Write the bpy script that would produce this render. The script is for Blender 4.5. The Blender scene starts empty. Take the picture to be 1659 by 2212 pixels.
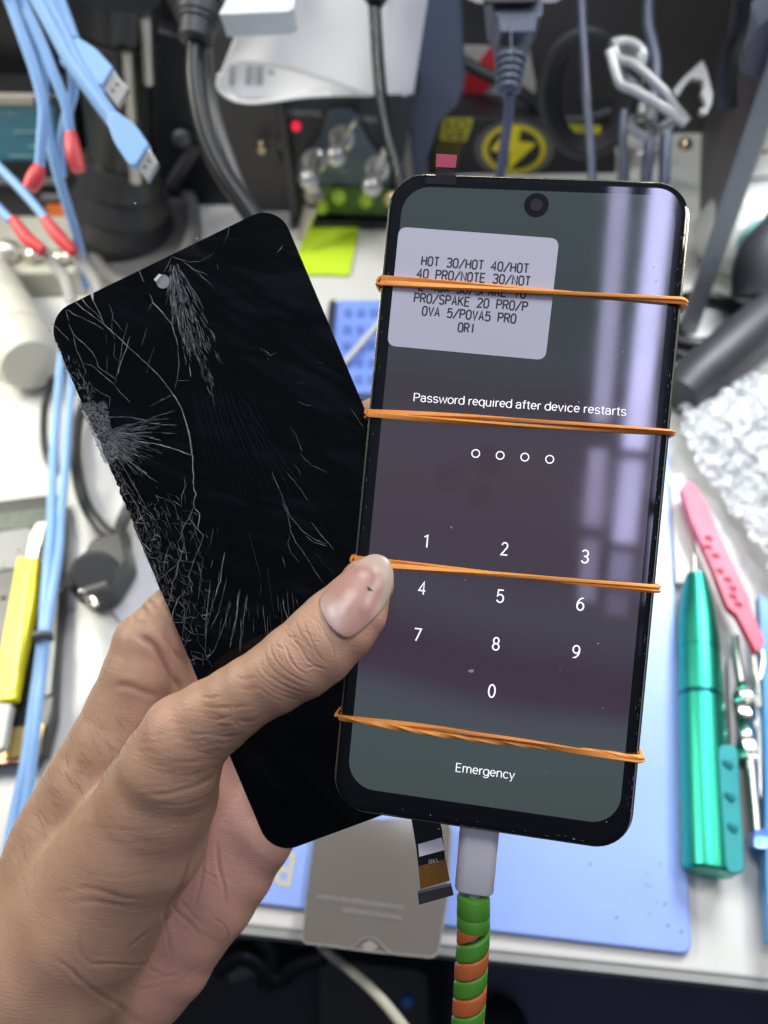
import bpy, math, random
import numpy as np
from mathutils import Matrix, Vector
R = math.radians
rnd = random.Random(7)
# ------------------------------------------------------------------ camera
FPX = 1597.0                      # focal length in units of a 1659 x 2212 picture
CAM = np.array([0, 0, 0.42])
_dn = np.array([(953-829.5)/FPX, -(2262-1106)/FPX, 1.0]); _dn /= np.linalg.norm(_dn)
_up = -_dn
_y = np.array([0, 0, 1.]); _y = _y-_y.dot(_up)*_up; _y /= np.linalg.norm(_y)
_x = -np.cross(_y, _up)
MW = np.array([_x, _y, _up])      # world = MW @ (right, up, forward)
CR, CU, CF = MW[:, 0], MW[:, 1], MW[:, 2]
sc = bpy.context.scene
cd = bpy.data.cameras.new('camera'); cam = bpy.data.objects.new('camera', cd)
sc.collection.objects.link(cam); sc.camera = cam
cam.matrix_world = Matrix(((CR[0], CU[0], -CF[0], CAM[0]), (CR[1], CU[1], -CF[1], CAM[1]), (CR[2], CU[2], -CF[2], CAM[2]), (0, 0, 0, 1)))
cd.sensor_fit = 'VERTICAL'; cd.sensor_height = 36; cd.lens = 36*FPX/2212
cd.clip_start = 0.01; cd.clip_end = 20
cd.dof.use_dof = True; cd.dof.focus_distance = 0.190; cd.dof.aperture_fstop = 10.5; cd.dof.aperture_blades = 0
sc.render.resolution_x = 768; sc.render.resolution_y = 1024
sc.view_settings.view_transform = 'Standard'; sc.view_settings.look = 'None'
sc.view_settings.exposure = 0; sc.view_settings.gamma = 1
# ------------------------------------------------------------------ world and lamps
w = bpy.data.worlds.new('World'); sc.world = w; w.use_nodes = True
wn = w.node_tree; bg = wn.nodes['Background']
wt = wn.nodes.new('ShaderNodeTexCoord'); ws = wn.nodes.new('ShaderNodeSeparateXYZ'); wr_ = wn.nodes.new('ShaderNodeValToRGB')
wn.links.new(wt.outputs['Generated'], ws.inputs[0]); wn.links.new(ws.outputs['Z'], wr_.inputs[0]); wn.links.new(wr_.outputs[0], bg.inputs[0])
e_ = wr_.color_ramp.elements; e_[0].position = .0; e_[0].color = (.05, .055, .065, 1); e_[1].position = .98; e_[1].color = (.20, .235, .24, 1)
q_ = e_.new(.50); q_.color = (.06, .065, .08, 1); q_ = e_.new(.78); q_.color = (.14, .165, .17, 1)   # dim ceiling above, dark room below
bg.inputs[1].default_value = 1.0

def ray(x, y): return MW @ np.array([(x-829.5)/FPX, -(y-1106)/FPX, 1.0])
def P(x, y, d): return CAM+d*ray(x, y)                      # point at camera depth d
def D(x, y, h=0.0):                                          # point on the plane z = h
    r = ray(x, y); return CAM+r*((h-CAM[2])/r[2])
E1 = np.array([math.cos(R(10.5)), -math.sin(R(10.5)), 0]); E2 = np.array([math.sin(R(10.5)), math.cos(R(10.5)), 0]); EZ = np.array([0, 0, 1.])
def VS(x, y, s):                                             # point on the upright plane at bench distance s
    r = ray(x, y); return CAM+r*(s/r.dot(E2))
def bp(a, b, z=0): return E1*a+E2*b+EZ*z                     # bench coordinates
def plane_hit(x, y, o, n): r = ray(x, y); return CAM+r*((o-CAM).dot(n)/r.dot(n))

def area(name, loc, target, sx, sy, power, col, spread=180):
    l = bpy.data.lights.new(name, 'AREA'); l.shape = 'RECTANGLE'; l.size = sx; l.size_y = sy; l.energy = power; l.color = col; l.spread = R(spread)
    o = bpy.data.objects.new(name, l); sc.collection.objects.link(o)
    o.location = loc
    o.rotation_euler = (Vector(target)-Vector(loc)).to_track_quat('-Z', 'Y').to_euler()
    return o

# poses of the two screens, from real sizes (0.168 m and 0.165 m tall)
def pose(c, h):
    rs = [ray(*p) for p in c]
    A = np.array([rs[0], -rs[1], rs[2], -rs[3]]).T
    d = np.linalg.svd(A)[2][-1]; d = d/d[0]
    p = [d[i]*rs[i] for i in range(4)]
    s = h/np.linalg.norm(p[3]-p[0])
    O = CAM+p[0]*s; U = (p[1]-p[0])*s; V = (p[3]-p[0])*s
    W = np.linalg.norm(U); u = U/W; v = V/h; v = v-v.dot(u)*u; v /= np.linalg.norm(v)
    n = np.cross(v, u)
    if n.dot(CAM-O) < 0: n = -n
    return O, u, v, n, W, h
PO, PU, PV, PN, PW, PH = pose([(845, 368), (1500, 390), (1364, 1846), (715, 1749)], .168)
KO, KU, KV, KN, KW, KH = pose([(91, 681), (597, 434), (1098, 1665), (569, 1860)], .165)
def fr(o, u, v, n):
    def g(a, b, c=0.0): return o+u*a+v*b+n*c
    def inv(x, y):
        q = plane_hit(x, y, o, n)-o; return q.dot(u), q.dot(v)
    return g, inv
PG, PI_ = fr(PO, PU, PV, PN)
KG, KI = fr(KO, KU, KV, KN)

# ceiling tube lamps: where the screen mirrors them
def mirror_pt(x, y, dist):
    q = plane_hit(x, y, PO, PN); d = ray(x, y); d = d/np.linalg.norm(d)
    r = d-2*d.dot(PN)*PN
    return q+r*dist
def tube_lamp(name, a, b, dist, width, rad, col):
    p = mirror_pt(*a, dist); q = mirror_pt(*b, dist)
    L = np.linalg.norm(q-p); c = (p+q)/2
    zl = c-PG(.04, .08); zl /= np.linalg.norm(zl); yl = (q-p)/L; zl = zl-zl.dot(yl)*yl; zl /= np.linalg.norm(zl); xl = np.cross(yl, zl)
    l = bpy.data.lights.new(name, 'AREA'); l.shape = 'RECTANGLE'; l.size = width; l.size_y = L; l.color = col
    l.energy = rad*math.pi*width*L
    o = bpy.data.objects.new(name, l); sc.collection.objects.link(o)
    o.matrix_world = Matrix([[xl[i], yl[i], zl[i], c[i]] for i in range(3)]+[[0, 0, 0, 1]])
for (x0, y0), (x1, y1), wd, segs, col in (((1440, 330), (1330, 1330), .040, ((0, .640, 25), (.664, .842, 17), (.862, .935, 6), (.95, 1, 2.5)), (.62, .60, 1.0)),
                                          ((1346, 330), (1266, 1300), .032, ((0, .60, 11), (.66, .83, 9), (.86, 1, 5)), (.66, .62, 1.0)),
                                          ((1437, 940), (1392, 1590), .026, ((0, .22, 6), (.27, .56, 12), (.64, .74, 2)), (.66, .62, 1.0))):
    for s0, s1, rad in segs:
        tube_lamp('ceiling_tube_lamp', (x0+(x1-x0)*s0, y0+(y1-y0)*s0), (x0+(x1-x0)*s1, y0+(y1-y0)*s1), 1.3, wd, rad, col)
# bench lamp at the back right, then added fill lamps
area('bench_or_fill_lamp', (.45, .58, .58), (.20, .26, 0), .30, .24, 8.2, (.95, .97, 1.0))
area('bench_or_fill_lamp', (-.62, .50, .62), (-.30, .36, 0), .40, .20, 2.3, (1.0, .96, .84), 90)  # added warm fill for the left side, no lamp seen there
area('overhead_fill', (-.02, .46, 1.12), (0, .48, 0), .60, .12, 2.0, (.97, .98, 1.0), 100)  # added to brighten the bay and paper from above, no such lamp seen
area('side_fill', (.44, .12, .64), (0, .16, .24), .10, .10, .72, (1.0, .94, .87))  # added close by so the light falls off across the hand

# ------------------------------------------------------------------ mesh helpers
def cat(*ms):
    V = []; F = []; n = 0
    for v, f in ms:
        v = [tuple(p) for p in v]; V += v; F += [tuple(i+n for i in q) for q in f]; n += len(v)
    return V, F
def crom(pts, n=8, closed=False):
    p = [np.array(q, float) for q in pts]; out = []
    N = len(p)
    for i in range(N if closed else N-1):
        a = p[(i-1) % N] if closed or i > 0 else 2*p[0]-p[1]
        b = p[i]; c = p[(i+1) % N]
        d = p[(i+2) % N] if closed or i+2 < N else 2*p[-1]-p[-2]
        for k in range(n):
            t = k/n
            out.append(.5*((2*b)+(-a+c)*t+(2*a-5*b+4*c-d)*t*t+(-a+3*b-3*c+d)*t**3))
    if not closed: out.append(p[-1])
    return out
def sweep(pts, prof, closed=False, twist=0.0, caps=True, up0=None):
    """prof: function k -> list of (a,b) offsets, or a list"""
    n = len(pts); T = []
    for i in range(n):
        a = pts[(i-1) % n] if closed or i > 0 else pts[0]; b = pts[(i+1) % n] if closed or i < n-1 else pts[-1]
        t = np.array(b)-np.array(a); T.append(t/(np.linalg.norm(t)+1e-12))
    up = np.array(up0 if up0 is not None else (0.3, 0.2, 0.93)); V = []; F = []
    up = up-up.dot(T[0])*T[0]; up /= np.linalg.norm(up)
    for i in range(n):
        up = up-up.dot(T[i])*T[i]; up /= np.linalg.norm(up); sd = np.cross(T[i], up)
        pr = prof(i/(n-1)) if callable(prof) else prof
        th = twist*i/(n-1); c, s = math.cos(th), math.sin(th)
        for a, b in pr:
            V.append(np.array(pts[i])+sd*(a*c-b*s)+up*(a*s+b*c))
    m = len(pr)
    for i in range(n if closed else n-1):
        j = (i+1) % n
        for k in range(m):
            l = (k+1) % m
            F.append((i*m+k, i*m+l, j*m+l, j*m+k))
    if caps and not closed:
        F.append(tuple(range(m))[::-1]); F.append(tuple((n-1)*m+k for k in range(m)))
    return V, F
def circ(r, n=12, ry=None): return [(r*math.cos(2*math.pi*k/n), (ry or r)*math.sin(2*math.pi*k/n)) for k in range(n)]
def tube(pts, r, n=12, sm=8, closed=False, flat=None):
    q = crom(pts, sm, closed) if sm > 1 and len(pts) > 2 else [np.array(p, float) for p in pts]
    if callable(r): return sweep(q, lambda t: circ(r(t), n), closed)
    return sweep(q, circ(r, n, flat), closed)
def lathe(a, b, prof, n=24):
    """prof: list of (t along a->b, radius)"""
    a = np.array(a); b = np.array(b); ax = b-a; L = np.linalg.norm(ax); ax = ax/L
    s = np.cross(ax, (.31, .2, .93)); s /= np.linalg.norm(s); q = np.cross(ax, s); V = []; F = []
    for t, r in prof:
        for k in range(n):
            th = 2*math.pi*k/n; V.append(a+ax*L*t+s*r*math.cos(th)+q*r*math.sin(th))
    for i in range(len(prof)-1):
        for k in range(n):
            l = (k+1) % n; F.append((i*n+k, i*n+l, (i+1)*n+l, (i+1)*n+k))
    F.append(tuple(range(n))[::-1]); F.append(tuple((len(prof)-1)*n+k for k in range(n)))
    return V, F
def prism(poly, ext):
    n = len(poly); ext = np.array(ext); V = [np.array(p, float) for p in poly]; V += [p+ext for p in V]
    F = [tuple(range(n))[::-1], tuple(range(n, 2*n))]+[(k, (k+1) % n, n+(k+1) % n, n+k) for k in range(n)]
    return V, F
def bbox(a0, a1, b0, b1, z0, z1):
    return prism([bp(a0, b0, z0), bp(a1, b0, z0), bp(a1, b1, z0), bp(a0, b1, z0)], (0, 0, z1-z0))
def rrect(x0, y0, x1, y1, r, n=8):
    o = []
    for cx, cy, a0 in ((x1-r, y0+r, -90), (x1-r, y1-r, 0), (x0+r, y1-r, 90), (x0+r, y0+r, 180)):
        for k in range(n+1):
            a = R(a0+90*k/n); o.append((cx+r*math.cos(a), cy+r*math.sin(a)))
    return o
def rpoly(pts, r=.2, n=5):
    """round the corners of a closed 2-D/3-D polygon; r = fraction of the shorter side"""
    o = []; N = len(pts); pts = [np.array(p, float) for p in pts]
    for i in range(N):
        a, b, c = pts[i-1], pts[i], pts[(i+1) % N]
        l = min(np.linalg.norm(a-b), np.linalg.norm(c-b))*r
        p = b+(a-b)/np.linalg.norm(a-b)*l; q = b+(c-b)/np.linalg.norm(c-b)*l
        for k in range(n+1):
            t = k/n; o.append((1-t)**2*p+2*t*(1-t)*b+t*t*q)
    return o
def ball(c, rx, ry=None, rz=None, ax=None, n=16):
    ry = ry or rx; rz = rz or rx; ax = ax or (np.array([1, 0, 0.]), np.array([0, 1., 0]), np.array([0, 0, 1.])); V = []; F = []
    m = n//2
    for i in range(m+1):
        ph = math.pi*(i+.02)/(m+.04)-math.pi/2
        for k in range(n):
            th = 2*math.pi*k/n
            V.append(np.array(c)+ax[0]*rx*math.cos(ph)*math.cos(th)+ax[1]*ry*math.cos(ph)*math.sin(th)+ax[2]*rz*math.sin(ph))
    for i in range(m):
        for k in range(n): l = (k+1) % n; F.append((i*n+k, i*n+l, (i+1)*n+l, (i+1)*n+k))
    return V, F

# ------------------------------------------------------------------ materials
MATS = {}
def mat(name, col, rough=.5, metal=0, spec=.5, emis=None, es=1.0, trans=0, alpha=1, coat=0, var=.12, vs=60, bump=0, bs=400, sss=0, ior=1.5, aniso=0):
    if name in MATS: return MATS[name]
    m = bpy.data.materials.new(name); m.use_nodes = True; nt = m.node_tree; b = nt.nodes['Principled BSDF']
    I = b.inputs
    tc = nt.nodes.new('ShaderNodeTexCoord')
    nz = nt.nodes.new('ShaderNodeTexNoise'); nz.inputs['Scale'].default_value = vs; nz.inputs['Detail'].default_value = 4
    nt.links.new(tc.outputs['Object'], nz.inputs['Vector'])
    hs = nt.nodes.new('ShaderNodeMix'); hs.data_type = 'RGBA'
    hs.inputs[6].default_value = (*[c*(1-var) for c in col], 1); hs.inputs[7].default_value = (*[min(1, c*(1+var)) for c in col], 1)
    nt.links.new(nz.outputs['Fac'], hs.inputs[0]); nt.links.new(hs.outputs[2], I['Base Color'])
    mr = nt.nodes.new('ShaderNodeMapRange'); mr.inputs[3].default_value = rough*.85; mr.inputs[4].default_value = min(1, rough*1.2)
    nt.links.new(nz.outputs['Fac'], mr.inputs[0]); nt.links.new(mr.outputs[0], I['Roughness'])
    I['Metallic'].default_value = metal; I['Specular IOR Level'].default_value = spec; I['IOR'].default_value = ior
    I['Transmission Weight'].default_value = trans; I['Alpha'].default_value = alpha; I['Coat Weight'].default_value = coat
    I['Coat Roughness'].default_value = .06
    if sss: I['Subsurface Weight'].default_value = sss; I['Subsurface Radius'].default_value = (1, .5, .3); I['Subsurface Scale'].default_value = .002
    if emis: I['Emission Color'].default_value = (*emis, 1); I['Emission Strength'].default_value = es
    if bump:
        n2 = nt.nodes.new('ShaderNodeTexNoise'); n2.inputs['Scale'].default_value = bs; n2.inputs['Detail'].default_value = 5
        nt.links.new(tc.outputs['Object'], n2.inputs['Vector'])
        bm = nt.nodes.new('ShaderNodeBump'); bm.inputs['Strength'].default_value = bump; bm.inputs['Distance'].default_value = .0006
        nt.links.new(n2.outputs['Fac'], bm.inputs['Height']); nt.links.new(bm.outputs['Normal'], I['Normal'])
    MATS[name] = m; return m
def srgb(r, g, b):
    return tuple(((c/255+.055)/1.055)**2.4 if c > 10 else c/255/12.92 for c in (r, g, b))

# ------------------------------------------------------------------ object helpers
def worg(o):
    p = np.zeros(3)
    while o is not None: p += np.array(o.location); o = o.parent
    return p
def tag(o, label=None, category=None, group=None, kind=None):
    for k, v in (('label', label), ('category', category), ('group', group), ('kind', kind)):
        if v: o[k] = v
    return o
def thing(name, label, category, loc, group=None):
    o = bpy.data.objects.new(name, None); o.empty_display_size = .01; sc.collection.objects.link(o); o.location = tuple(loc)
    return tag(o, label, category, group)
def mesh(name, vf, m, parent=None, smooth=True, bevel=0, loc=None, label=None, category=None, group=None, kind=None, auto=40):
    V, F = vf; V = np.array([tuple(v) for v in V], float) if not isinstance(V, np.ndarray) else V
    if parent is None:
        loc = np.array([V[:, 0].mean(), V[:, 1].mean(), V[:, 2].min()]) if loc is None else np.array(loc); org = loc
    else: org = worg(parent); loc = np.zeros(3)
    me = bpy.data.meshes.new(name); me.from_pydata((V-org).tolist(), [], F if isinstance(F, list) else F.tolist()); me.update()
    if isinstance(m, (list, tuple)):
        for q in m: me.materials.append(q)
    else: me.materials.append(m)
    o = bpy.data.objects.new(name, me); sc.collection.objects.link(o); o.location = tuple(loc); o.parent = parent
    if smooth:
        me.shade_smooth()
        if auto and len(me.polygons) < 60000: me.set_sharp_from_angle(angle=R(auto))
    if bevel:
        b = o.modifiers.new('bevel', 'BEVEL'); b.width = bevel; b.segments = 3; b.limit_method = 'ANGLE'; b.angle_limit = R(35)
        b.harden_normals = False
    return tag(o, label, category, group, kind)
def text2d(s, size=1.0, bold=0.0):
    c = bpy.data.curves.new('t', 'FONT'); c.body = s; c.size = size; c.offset = bold; c.resolution_u = 6
    o = bpy.data.objects.new('t', c); sc.collection.objects.link(o)
    dg = bpy.context.evaluated_depsgraph_get(); e = o.evaluated_get(dg); me = e.to_mesh()
    V = [tuple(v.co[:2]) for v in me.vertices]; F = [tuple(p.vertices) for p in me.polygons]
    e.to_mesh_clear(); bpy.data.objects.remove(o); bpy.data.curves.remove(c)
    return np.array(V), F
def text_on(s, p0, p1, capH, nrm, lift=0, bold=0.0, flip=False):
    """lettering from 3-D point p0 to p1 (baseline), cap height capH, on a plane with normal nrm (towards viewer)"""
    V, F = text2d(s, 1.0, bold); x0, x1 = V[:, 0].min(), V[:, 0].max()
    ch = text2d('H')[0][:, 1].max()
    a = np.array(p1)-np.array(p0); L = np.linalg.norm(a); a = a/L; up = np.cross(nrm, a); up /= np.linalg.norm(up)
    if flip: up = -up
    W = [np.array(p0)+a*((v[0]-x0)/(x1-x0)*L)+up*(v[1]/ch*capH)+np.array(nrm)*lift for v in V]
    return W, F
# ================================================================== LIT PHONE
def pxu(x, y): return PI_(x, y)
def plate(g, outl, c0, c1):
    return prism([g(a, b, c0) for a, b in outl], g(0, 0, c1)-g(0, 0, 0))
m_frame = mat('black_frame_plastic', (.012, .013, .016), .22, spec=.55, bump=.12, bs=900)
m_rim = mat('polished_gold_rim', (.62, .56, .42), .18, metal=1)
m_cover = mat('black_cover_glass', (.004, .005, .009), .04, spec=.5)
phone = thing('lit_smartphone', 'lit smartphone with number pad on screen, wrapped in orange rubber bands',
              'smartphone', PG(PW/2, PH, -.004))
def ring_body(g, W, H, r, sect):
    """loft of rounded rectangles: sect = list of (inset, depth)"""
    V = []; F = []; n = None
    for ins, c in sect:
        o = rrect(ins, ins, W-ins, H-ins, max(r-ins, .001), 10); n = len(o); V += [g(a, b, c) for a, b in o]
    for i in range(len(sect)-1):
        for k in range(n): l = (k+1) % n; F.append((i*n+k, i*n+l, (i+1)*n+l, (i+1)*n+k))
    F.append(tuple(range(n))[::-1]); F.append(tuple((len(sect)-1)*n+k for k in range(n)))
    return V, F
mesh('body', ring_body(PG, PW, PH, .0095, [(.0012, -.0085), (.0004, -.0080), (.0, -.0070), (.0, -.0026), (.0004, -.0020), (.0009, -.0018)]), m_frame, phone)
mesh('rim', ring_body(PG, PW, PH, .0094, [(.00035, -.00175), (.00002, -.0016), (.00002, -.0013), (.0004, -.0011)]), m_rim, phone)
gl = mesh('cover_glass', ring_body(PG, PW, PH, .0088, [(.0007, -.0012), (.00055, -.0007), (.0008, -.0003), (.0013, -.0001), (.0022, 0)]), m_cover, phone, auto=3)
# glue and chips along the seam
V = []; F = []
sm = []
for i in range(90):
    side = rnd.choice('LRRRB'); s = rnd.random()
    ln = rnd.uniform(.0002, .0010); wd = rnd.uniform(.00004, .00009)
    if side == 'L': a, b, da, db = rnd.uniform(.0012, .0020), .01+s*(PH-.02), 0, 1
    elif side == 'R': a, b, da, db = PW-rnd.uniform(.0010, .0022), .01+s*(PH-.02), 0, 1
    else: a, b, da, db = .012+s*(PW-.024), PH-rnd.uniform(.0008, .003), 1, 0
    q = [(a-wd*db, b-wd*da), (a+wd*db, b-wd*da*.3), (a+ln*da+wd*db*.5, b+ln*db+wd*da), (a+ln*da-wd*db, b+ln*db+wd*.4*da)]
    sm.append(prism([PG(x, y, -.0001) for x, y in q], PN*.00022))
mesh('seam_residue', cat(*sm), mat('seam_residue', (.10, .10, .105), .35), gl)
# display: emission varies as the wallpaper does
m_disp = bpy.data.materials.new('display_wallpaper'); m_disp.use_nodes = True
nt = m_disp.node_tree; b = nt.nodes['Principled BSDF']; I = b.inputs
I['Base Color'].default_value = (.006, .007, .010, 1); I['Roughness'].default_value = .07; I['Specular IOR Level'].default_value = .5
at = nt.nodes.new('ShaderNodeAttribute'); at.attribute_name = 'screen_uv'
sp = nt.nodes.new('ShaderNodeSeparateXYZ'); nt.links.new(at.outputs['Vector'], sp.inputs[0])
nz = nt.nodes.new('ShaderNodeTexNoise'); nz.inputs['Scale'].default_value = 2.2; nz.inputs['Detail'].default_value = 1.0
nt.links.new(at.outputs['Vector'], nz.inputs['Vector'])
ad = nt.nodes.new('ShaderNodeMath'); ad.operation = 'MULTIPLY_ADD'; ad.inputs[1].default_value = .16
nt.links.new(nz.outputs['Fac'], ad.inputs[0])
sb = nt.nodes.new('ShaderNodeMath'); sb.operation = 'ADD'; sb.inputs[1].default_value = -.08
nt.links.new(sp.outputs['Y'], sb.inputs[0]); nt.links.new(sb.outputs[0], ad.inputs[2])
cr = nt.nodes.new('ShaderNodeValToRGB'); nt.links.new(ad.outputs[0], cr.inputs[0]); e = cr.color_ramp.elements
stops = [(0, (66, 76, 78)), (.17, (62, 70, 73)), (.27, (66, 70, 76)), (.34, (66, 60, 71)), (.40, (74, 68, 80)), (.50, (76, 66, 78)), (.60, (72, 62, 76)), (.68, (74, 70, 84)), (.76, (67, 52, 68)), (.80, (68, 55, 71)), (.84, (78, 80, 92)), (.89, (74, 86, 88)), (1, (72, 82, 80))]
e[0].position = 0; e[0].color = (*srgb(*stops[0][1]), 1); e[1].position = 1; e[1].color = (*srgb(*stops[-1][1]), 1)
for p, c in stops[1:-1]: q = e.new(p); q.color = (*srgb(*c), 1)
last = cr.outputs[0]
# dark round blots of the wallpaper
for (bx, by, br) in ((.30, .475, .055), (.42, .445, .06), (.41, .50, .05)):
    vm = nt.nodes.new('ShaderNodeVectorMath'); vm.operation = 'DISTANCE'; nt.links.new(at.outputs['Vector'], vm.inputs[0]); vm.inputs[1].default_value = (bx*.452, by, 0)
    mr = nt.nodes.new('ShaderNodeMapRange'); mr.inputs[1].default_value = br*.30; mr.inputs[2].default_value = br*.62; mr.inputs[3].default_value = .30; mr.inputs[4].default_value = 0
    nt.links.new(vm.outputs['Value'], mr.inputs[0])
    mx = nt.nodes.new('ShaderNodeMix'); mx.data_type = 'RGBA'; nt.links.new(mr.outputs[0], mx.inputs[0]); nt.links.new(last, mx.inputs[6]); mx.inputs[7].default_value = (*srgb(70, 38, 58), 1); last = mx.outputs[2]
nt.links.new(last, I['Emission Color']); I['Emission Strength'].default_value = .84
# smears: fine roughness and bump
n2 = nt.nodes.new('ShaderNodeTexNoise'); n2.inputs['Scale'].default_value = 9; n2.inputs['Detail'].default_value = 6
nt.links.new(at.outputs['Vector'], n2.inputs['Vector'])
mr = nt.nodes.new('ShaderNodeMapRange'); mr.inputs[1].default_value = .3; mr.inputs[2].default_value = .75; mr.inputs[3].default_value = .035; mr.inputs[4].default_value = .075
nt.links.new(n2.outputs['Fac'], mr.inputs[0]); nt.links.new(mr.outputs[0], I['Roughness'])
n3 = nt.nodes.new('ShaderNodeTexNoise'); n3.inputs['Scale'].default_value = 1400; nt.links.new(at.outputs['Vector'], n3.inputs['Vector'])
bm = nt.nodes.new('ShaderNodeBump'); bm.inputs['Strength'].default_value = .03; bm.inputs['Distance'].default_value = .00001
nt.links.new(n3.outputs['Fac'], bm.inputs['Height']); nt.links.new(bm.outputs['Normal'], I['Normal'])
dx0, dx1, dy0, dy1 = .0037, PW-.0036, .0040, PH-.0066
ol = rrect(dx0, dy0, dx1, dy1, .0072, 10)
disp = mesh('display', plate(PG, ol, -.00003, .00004), m_disp, phone, smooth=False)
a_ = disp.data.attributes.new('screen_uv', 'FLOAT_VECTOR', 'POINT')
for i, v in enumerate(disp.data.vertices):
    q = np.array(v.co)+worg(phone)-PO; a_.data[i].vector = (q.dot(PU)/PH, (q.dot(PV)-dy0)/(dy1-dy0), 0)
m_white = mat('screen_white_text', (.6, .6, .6), .3, emis=(.86, .90, .92), es=.95)
def pscreen(x, y, c=0): a, b = pxu(x, y); return PG(a, b, c)

def arc(cx, cy, rx, ry, a0, a1, n=12): return [(cx+rx*math.cos(R(a0+(a1-a0)*i/n)), cy+ry*math.sin(R(a0+(a1-a0)*i/n))) for i in range(n+1)]
# light grotesque for the screen: units of cap height, x-height .74; (advance, strokes)
XH = .74; _h = XH/2
bowl = lambda cx=.29: arc(cx, _h, .245, _h, 0, 360, 24)
SANS = {
 'P': (.66, [[(.09, 0), (.09, 1), (.34, 1)]+arc(.34, .73, .25, .27, 90, -90)+[(.09, .46)]]),
 'E': (.60, [[(.52, 1), (.09, 1), (.09, 0), (.53, 0)], [(.09, .52), (.47, .52)]]),
 'a': (.56, [[(.07, .53)]+arc(.26, .53, .19, .21, 170, 0)+[(.45, .14), (.47, 0)], [(.45, .43), (.28, .43)]+arc(.25, .215, .20, .215, 90, 270)+[(.34, .02), (.45, .13)]]),
 's': (.53, [arc(.265, .55, .19, .19, 20, 250, 10)+[(.33, .35)]+arc(.265, .19, .20, .19, 60, -160, 10)]),
 'w': (.77, [[(.03, XH), (.20, 0), (.385, .70), (.57, 0), (.74, XH)]]),
 'o': (.58, [bowl()]), 'd': (.58, [bowl(.285), [(.50, 1.06), (.50, 0)]]), 'q': (.58, [bowl(.285), [(.50, XH), (.50, -.27)]]),
 'g': (.58, [bowl(.285), [(.50, XH), (.50, -.03)]+arc(.27, -.04, .23, .22, 0, -150)]),
 'r': (.36, [[(.09, XH), (.09, 0)], [(.09, .45)]+arc(.30, .47, .21, .25, 170, 90)+[(.34, .72)]]),
 'e': (.55, [[(.06, .40), (.49, .40)]+arc(.275, _h+.02, .215, _h-.02, 3, 320, 20)]),
 'c': (.54, [arc(.285, _h, .225, _h, 40, 320, 18)]),
 'u': (.57, [[(.085, XH), (.085, .24)]+arc(.27, .22, .185, .22, 180, 330)+[(.48, .16)], [(.48, XH), (.48, 0)]]),
 'n': (.57, [[(.085, XH), (.085, 0)], [(.085, .50)]+arc(.285, .49, .195, .25, 170, 0)+[(.48, 0)]]),
 'm': (.90, [[(.085, XH), (.085, 0)], [(.085, .50)]+arc(.265, .49, .175, .25, 170, 0)+[(.44, 0)], [(.44, .50)]+arc(.625, .49, .18, .25, 170, 0)+[(.805, 0)]]),
 'i': (.25, [[(.125, XH), (.125, 0)], [(.125, .95), (.125, .97)]]),
 'v': (.51, [[(.03, XH), (.255, 0), (.48, XH)]]),
 'y': (.50, [[(.03, XH), (.255, .02)], [(.47, XH), (.22, -.14)]+arc(.12, -.13, .10, .13, 0, -100, 5)]),
 'f': (.35, [[(.16, 0), (.16, .82)]+arc(.30, .83, .14, .19, 180, 85, 7), [(.02, XH), (.33, XH)]]),
 't': (.34, [[(.165, .93), (.165, .16)]+arc(.28, .15, .115, .15, 180, 285, 6), [(.02, XH), (.31, XH)]]),
 ' ': (.25, []),
 '1': (.50, [[(.05, .83), (.30, .97), (.30, 0)]]),
 '2': (.58, [arc(.28, .74, .21, .25, 170, -25, 14)+[(.05, .02), (.53, .02)]]),
 '3': (.58, [arc(.27, .745, .20, .245, 155, -90, 14), [(.20, .50), (.27, .50)]+arc(.27, .25, .22, .25, 90, -160, 14)]),
 '4': (.58, [[(.41, 0), (.41, 1), (.03, .31), (.55, .31)]]),
 '5': (.58, [[(.48, .98), (.13, .98), (.09, .50)]+arc(.27, .31, .225, .31, 125, -155, 18)]),
 '6': (.58, [[(.42, .99)]+arc(.50, .40, .43, .59, 100, 180, 10)+arc(.285, .31, .215, .30, 180, 540, 26)]),
 '7': (.58, [[(.04, .98), (.52, .98), (.19, 0)]]),
 '8': (.58, [arc(.285, .745, .185, .245, -90, 270, 22), arc(.285, .255, .22, .255, 90, 450, 24)]),
 '9': (.58, [[(.15, .01)]+arc(.07, .60, .43, .59, -80, 0, 10)+arc(.285, .69, .215, .30, 0, 360, 26)]),
 '0': (.58, [arc(.285, .5, .215, .5, 0, 360, 30)])}
def sans_on(s, p0, p1, cap, nrm, lift, w=.105):
    """lettering drawn with a round pen between two points of a flat surface"""
    x = 0; ms = []
    for c in s:
        adv, st = SANS[c]
        for q in st:
            v, f = pen2d([(x+a, b_) for a, b_ in q], w); ms.append((v, f))
        x += adv+.035
    V, F = cat(*ms); V = np.array(V); x0, x1 = V[:, 0].min(), V[:, 0].max()
    a = np.array(p1)-np.array(p0); L = np.linalg.norm(a); a = a/L; up = np.cross(nrm, a)
    return [np.array(p0)+a*((v[0]-x0)/(x1-x0)*L)+up*v[1]*cap+np.array(nrm)*lift for v in V], F
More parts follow.
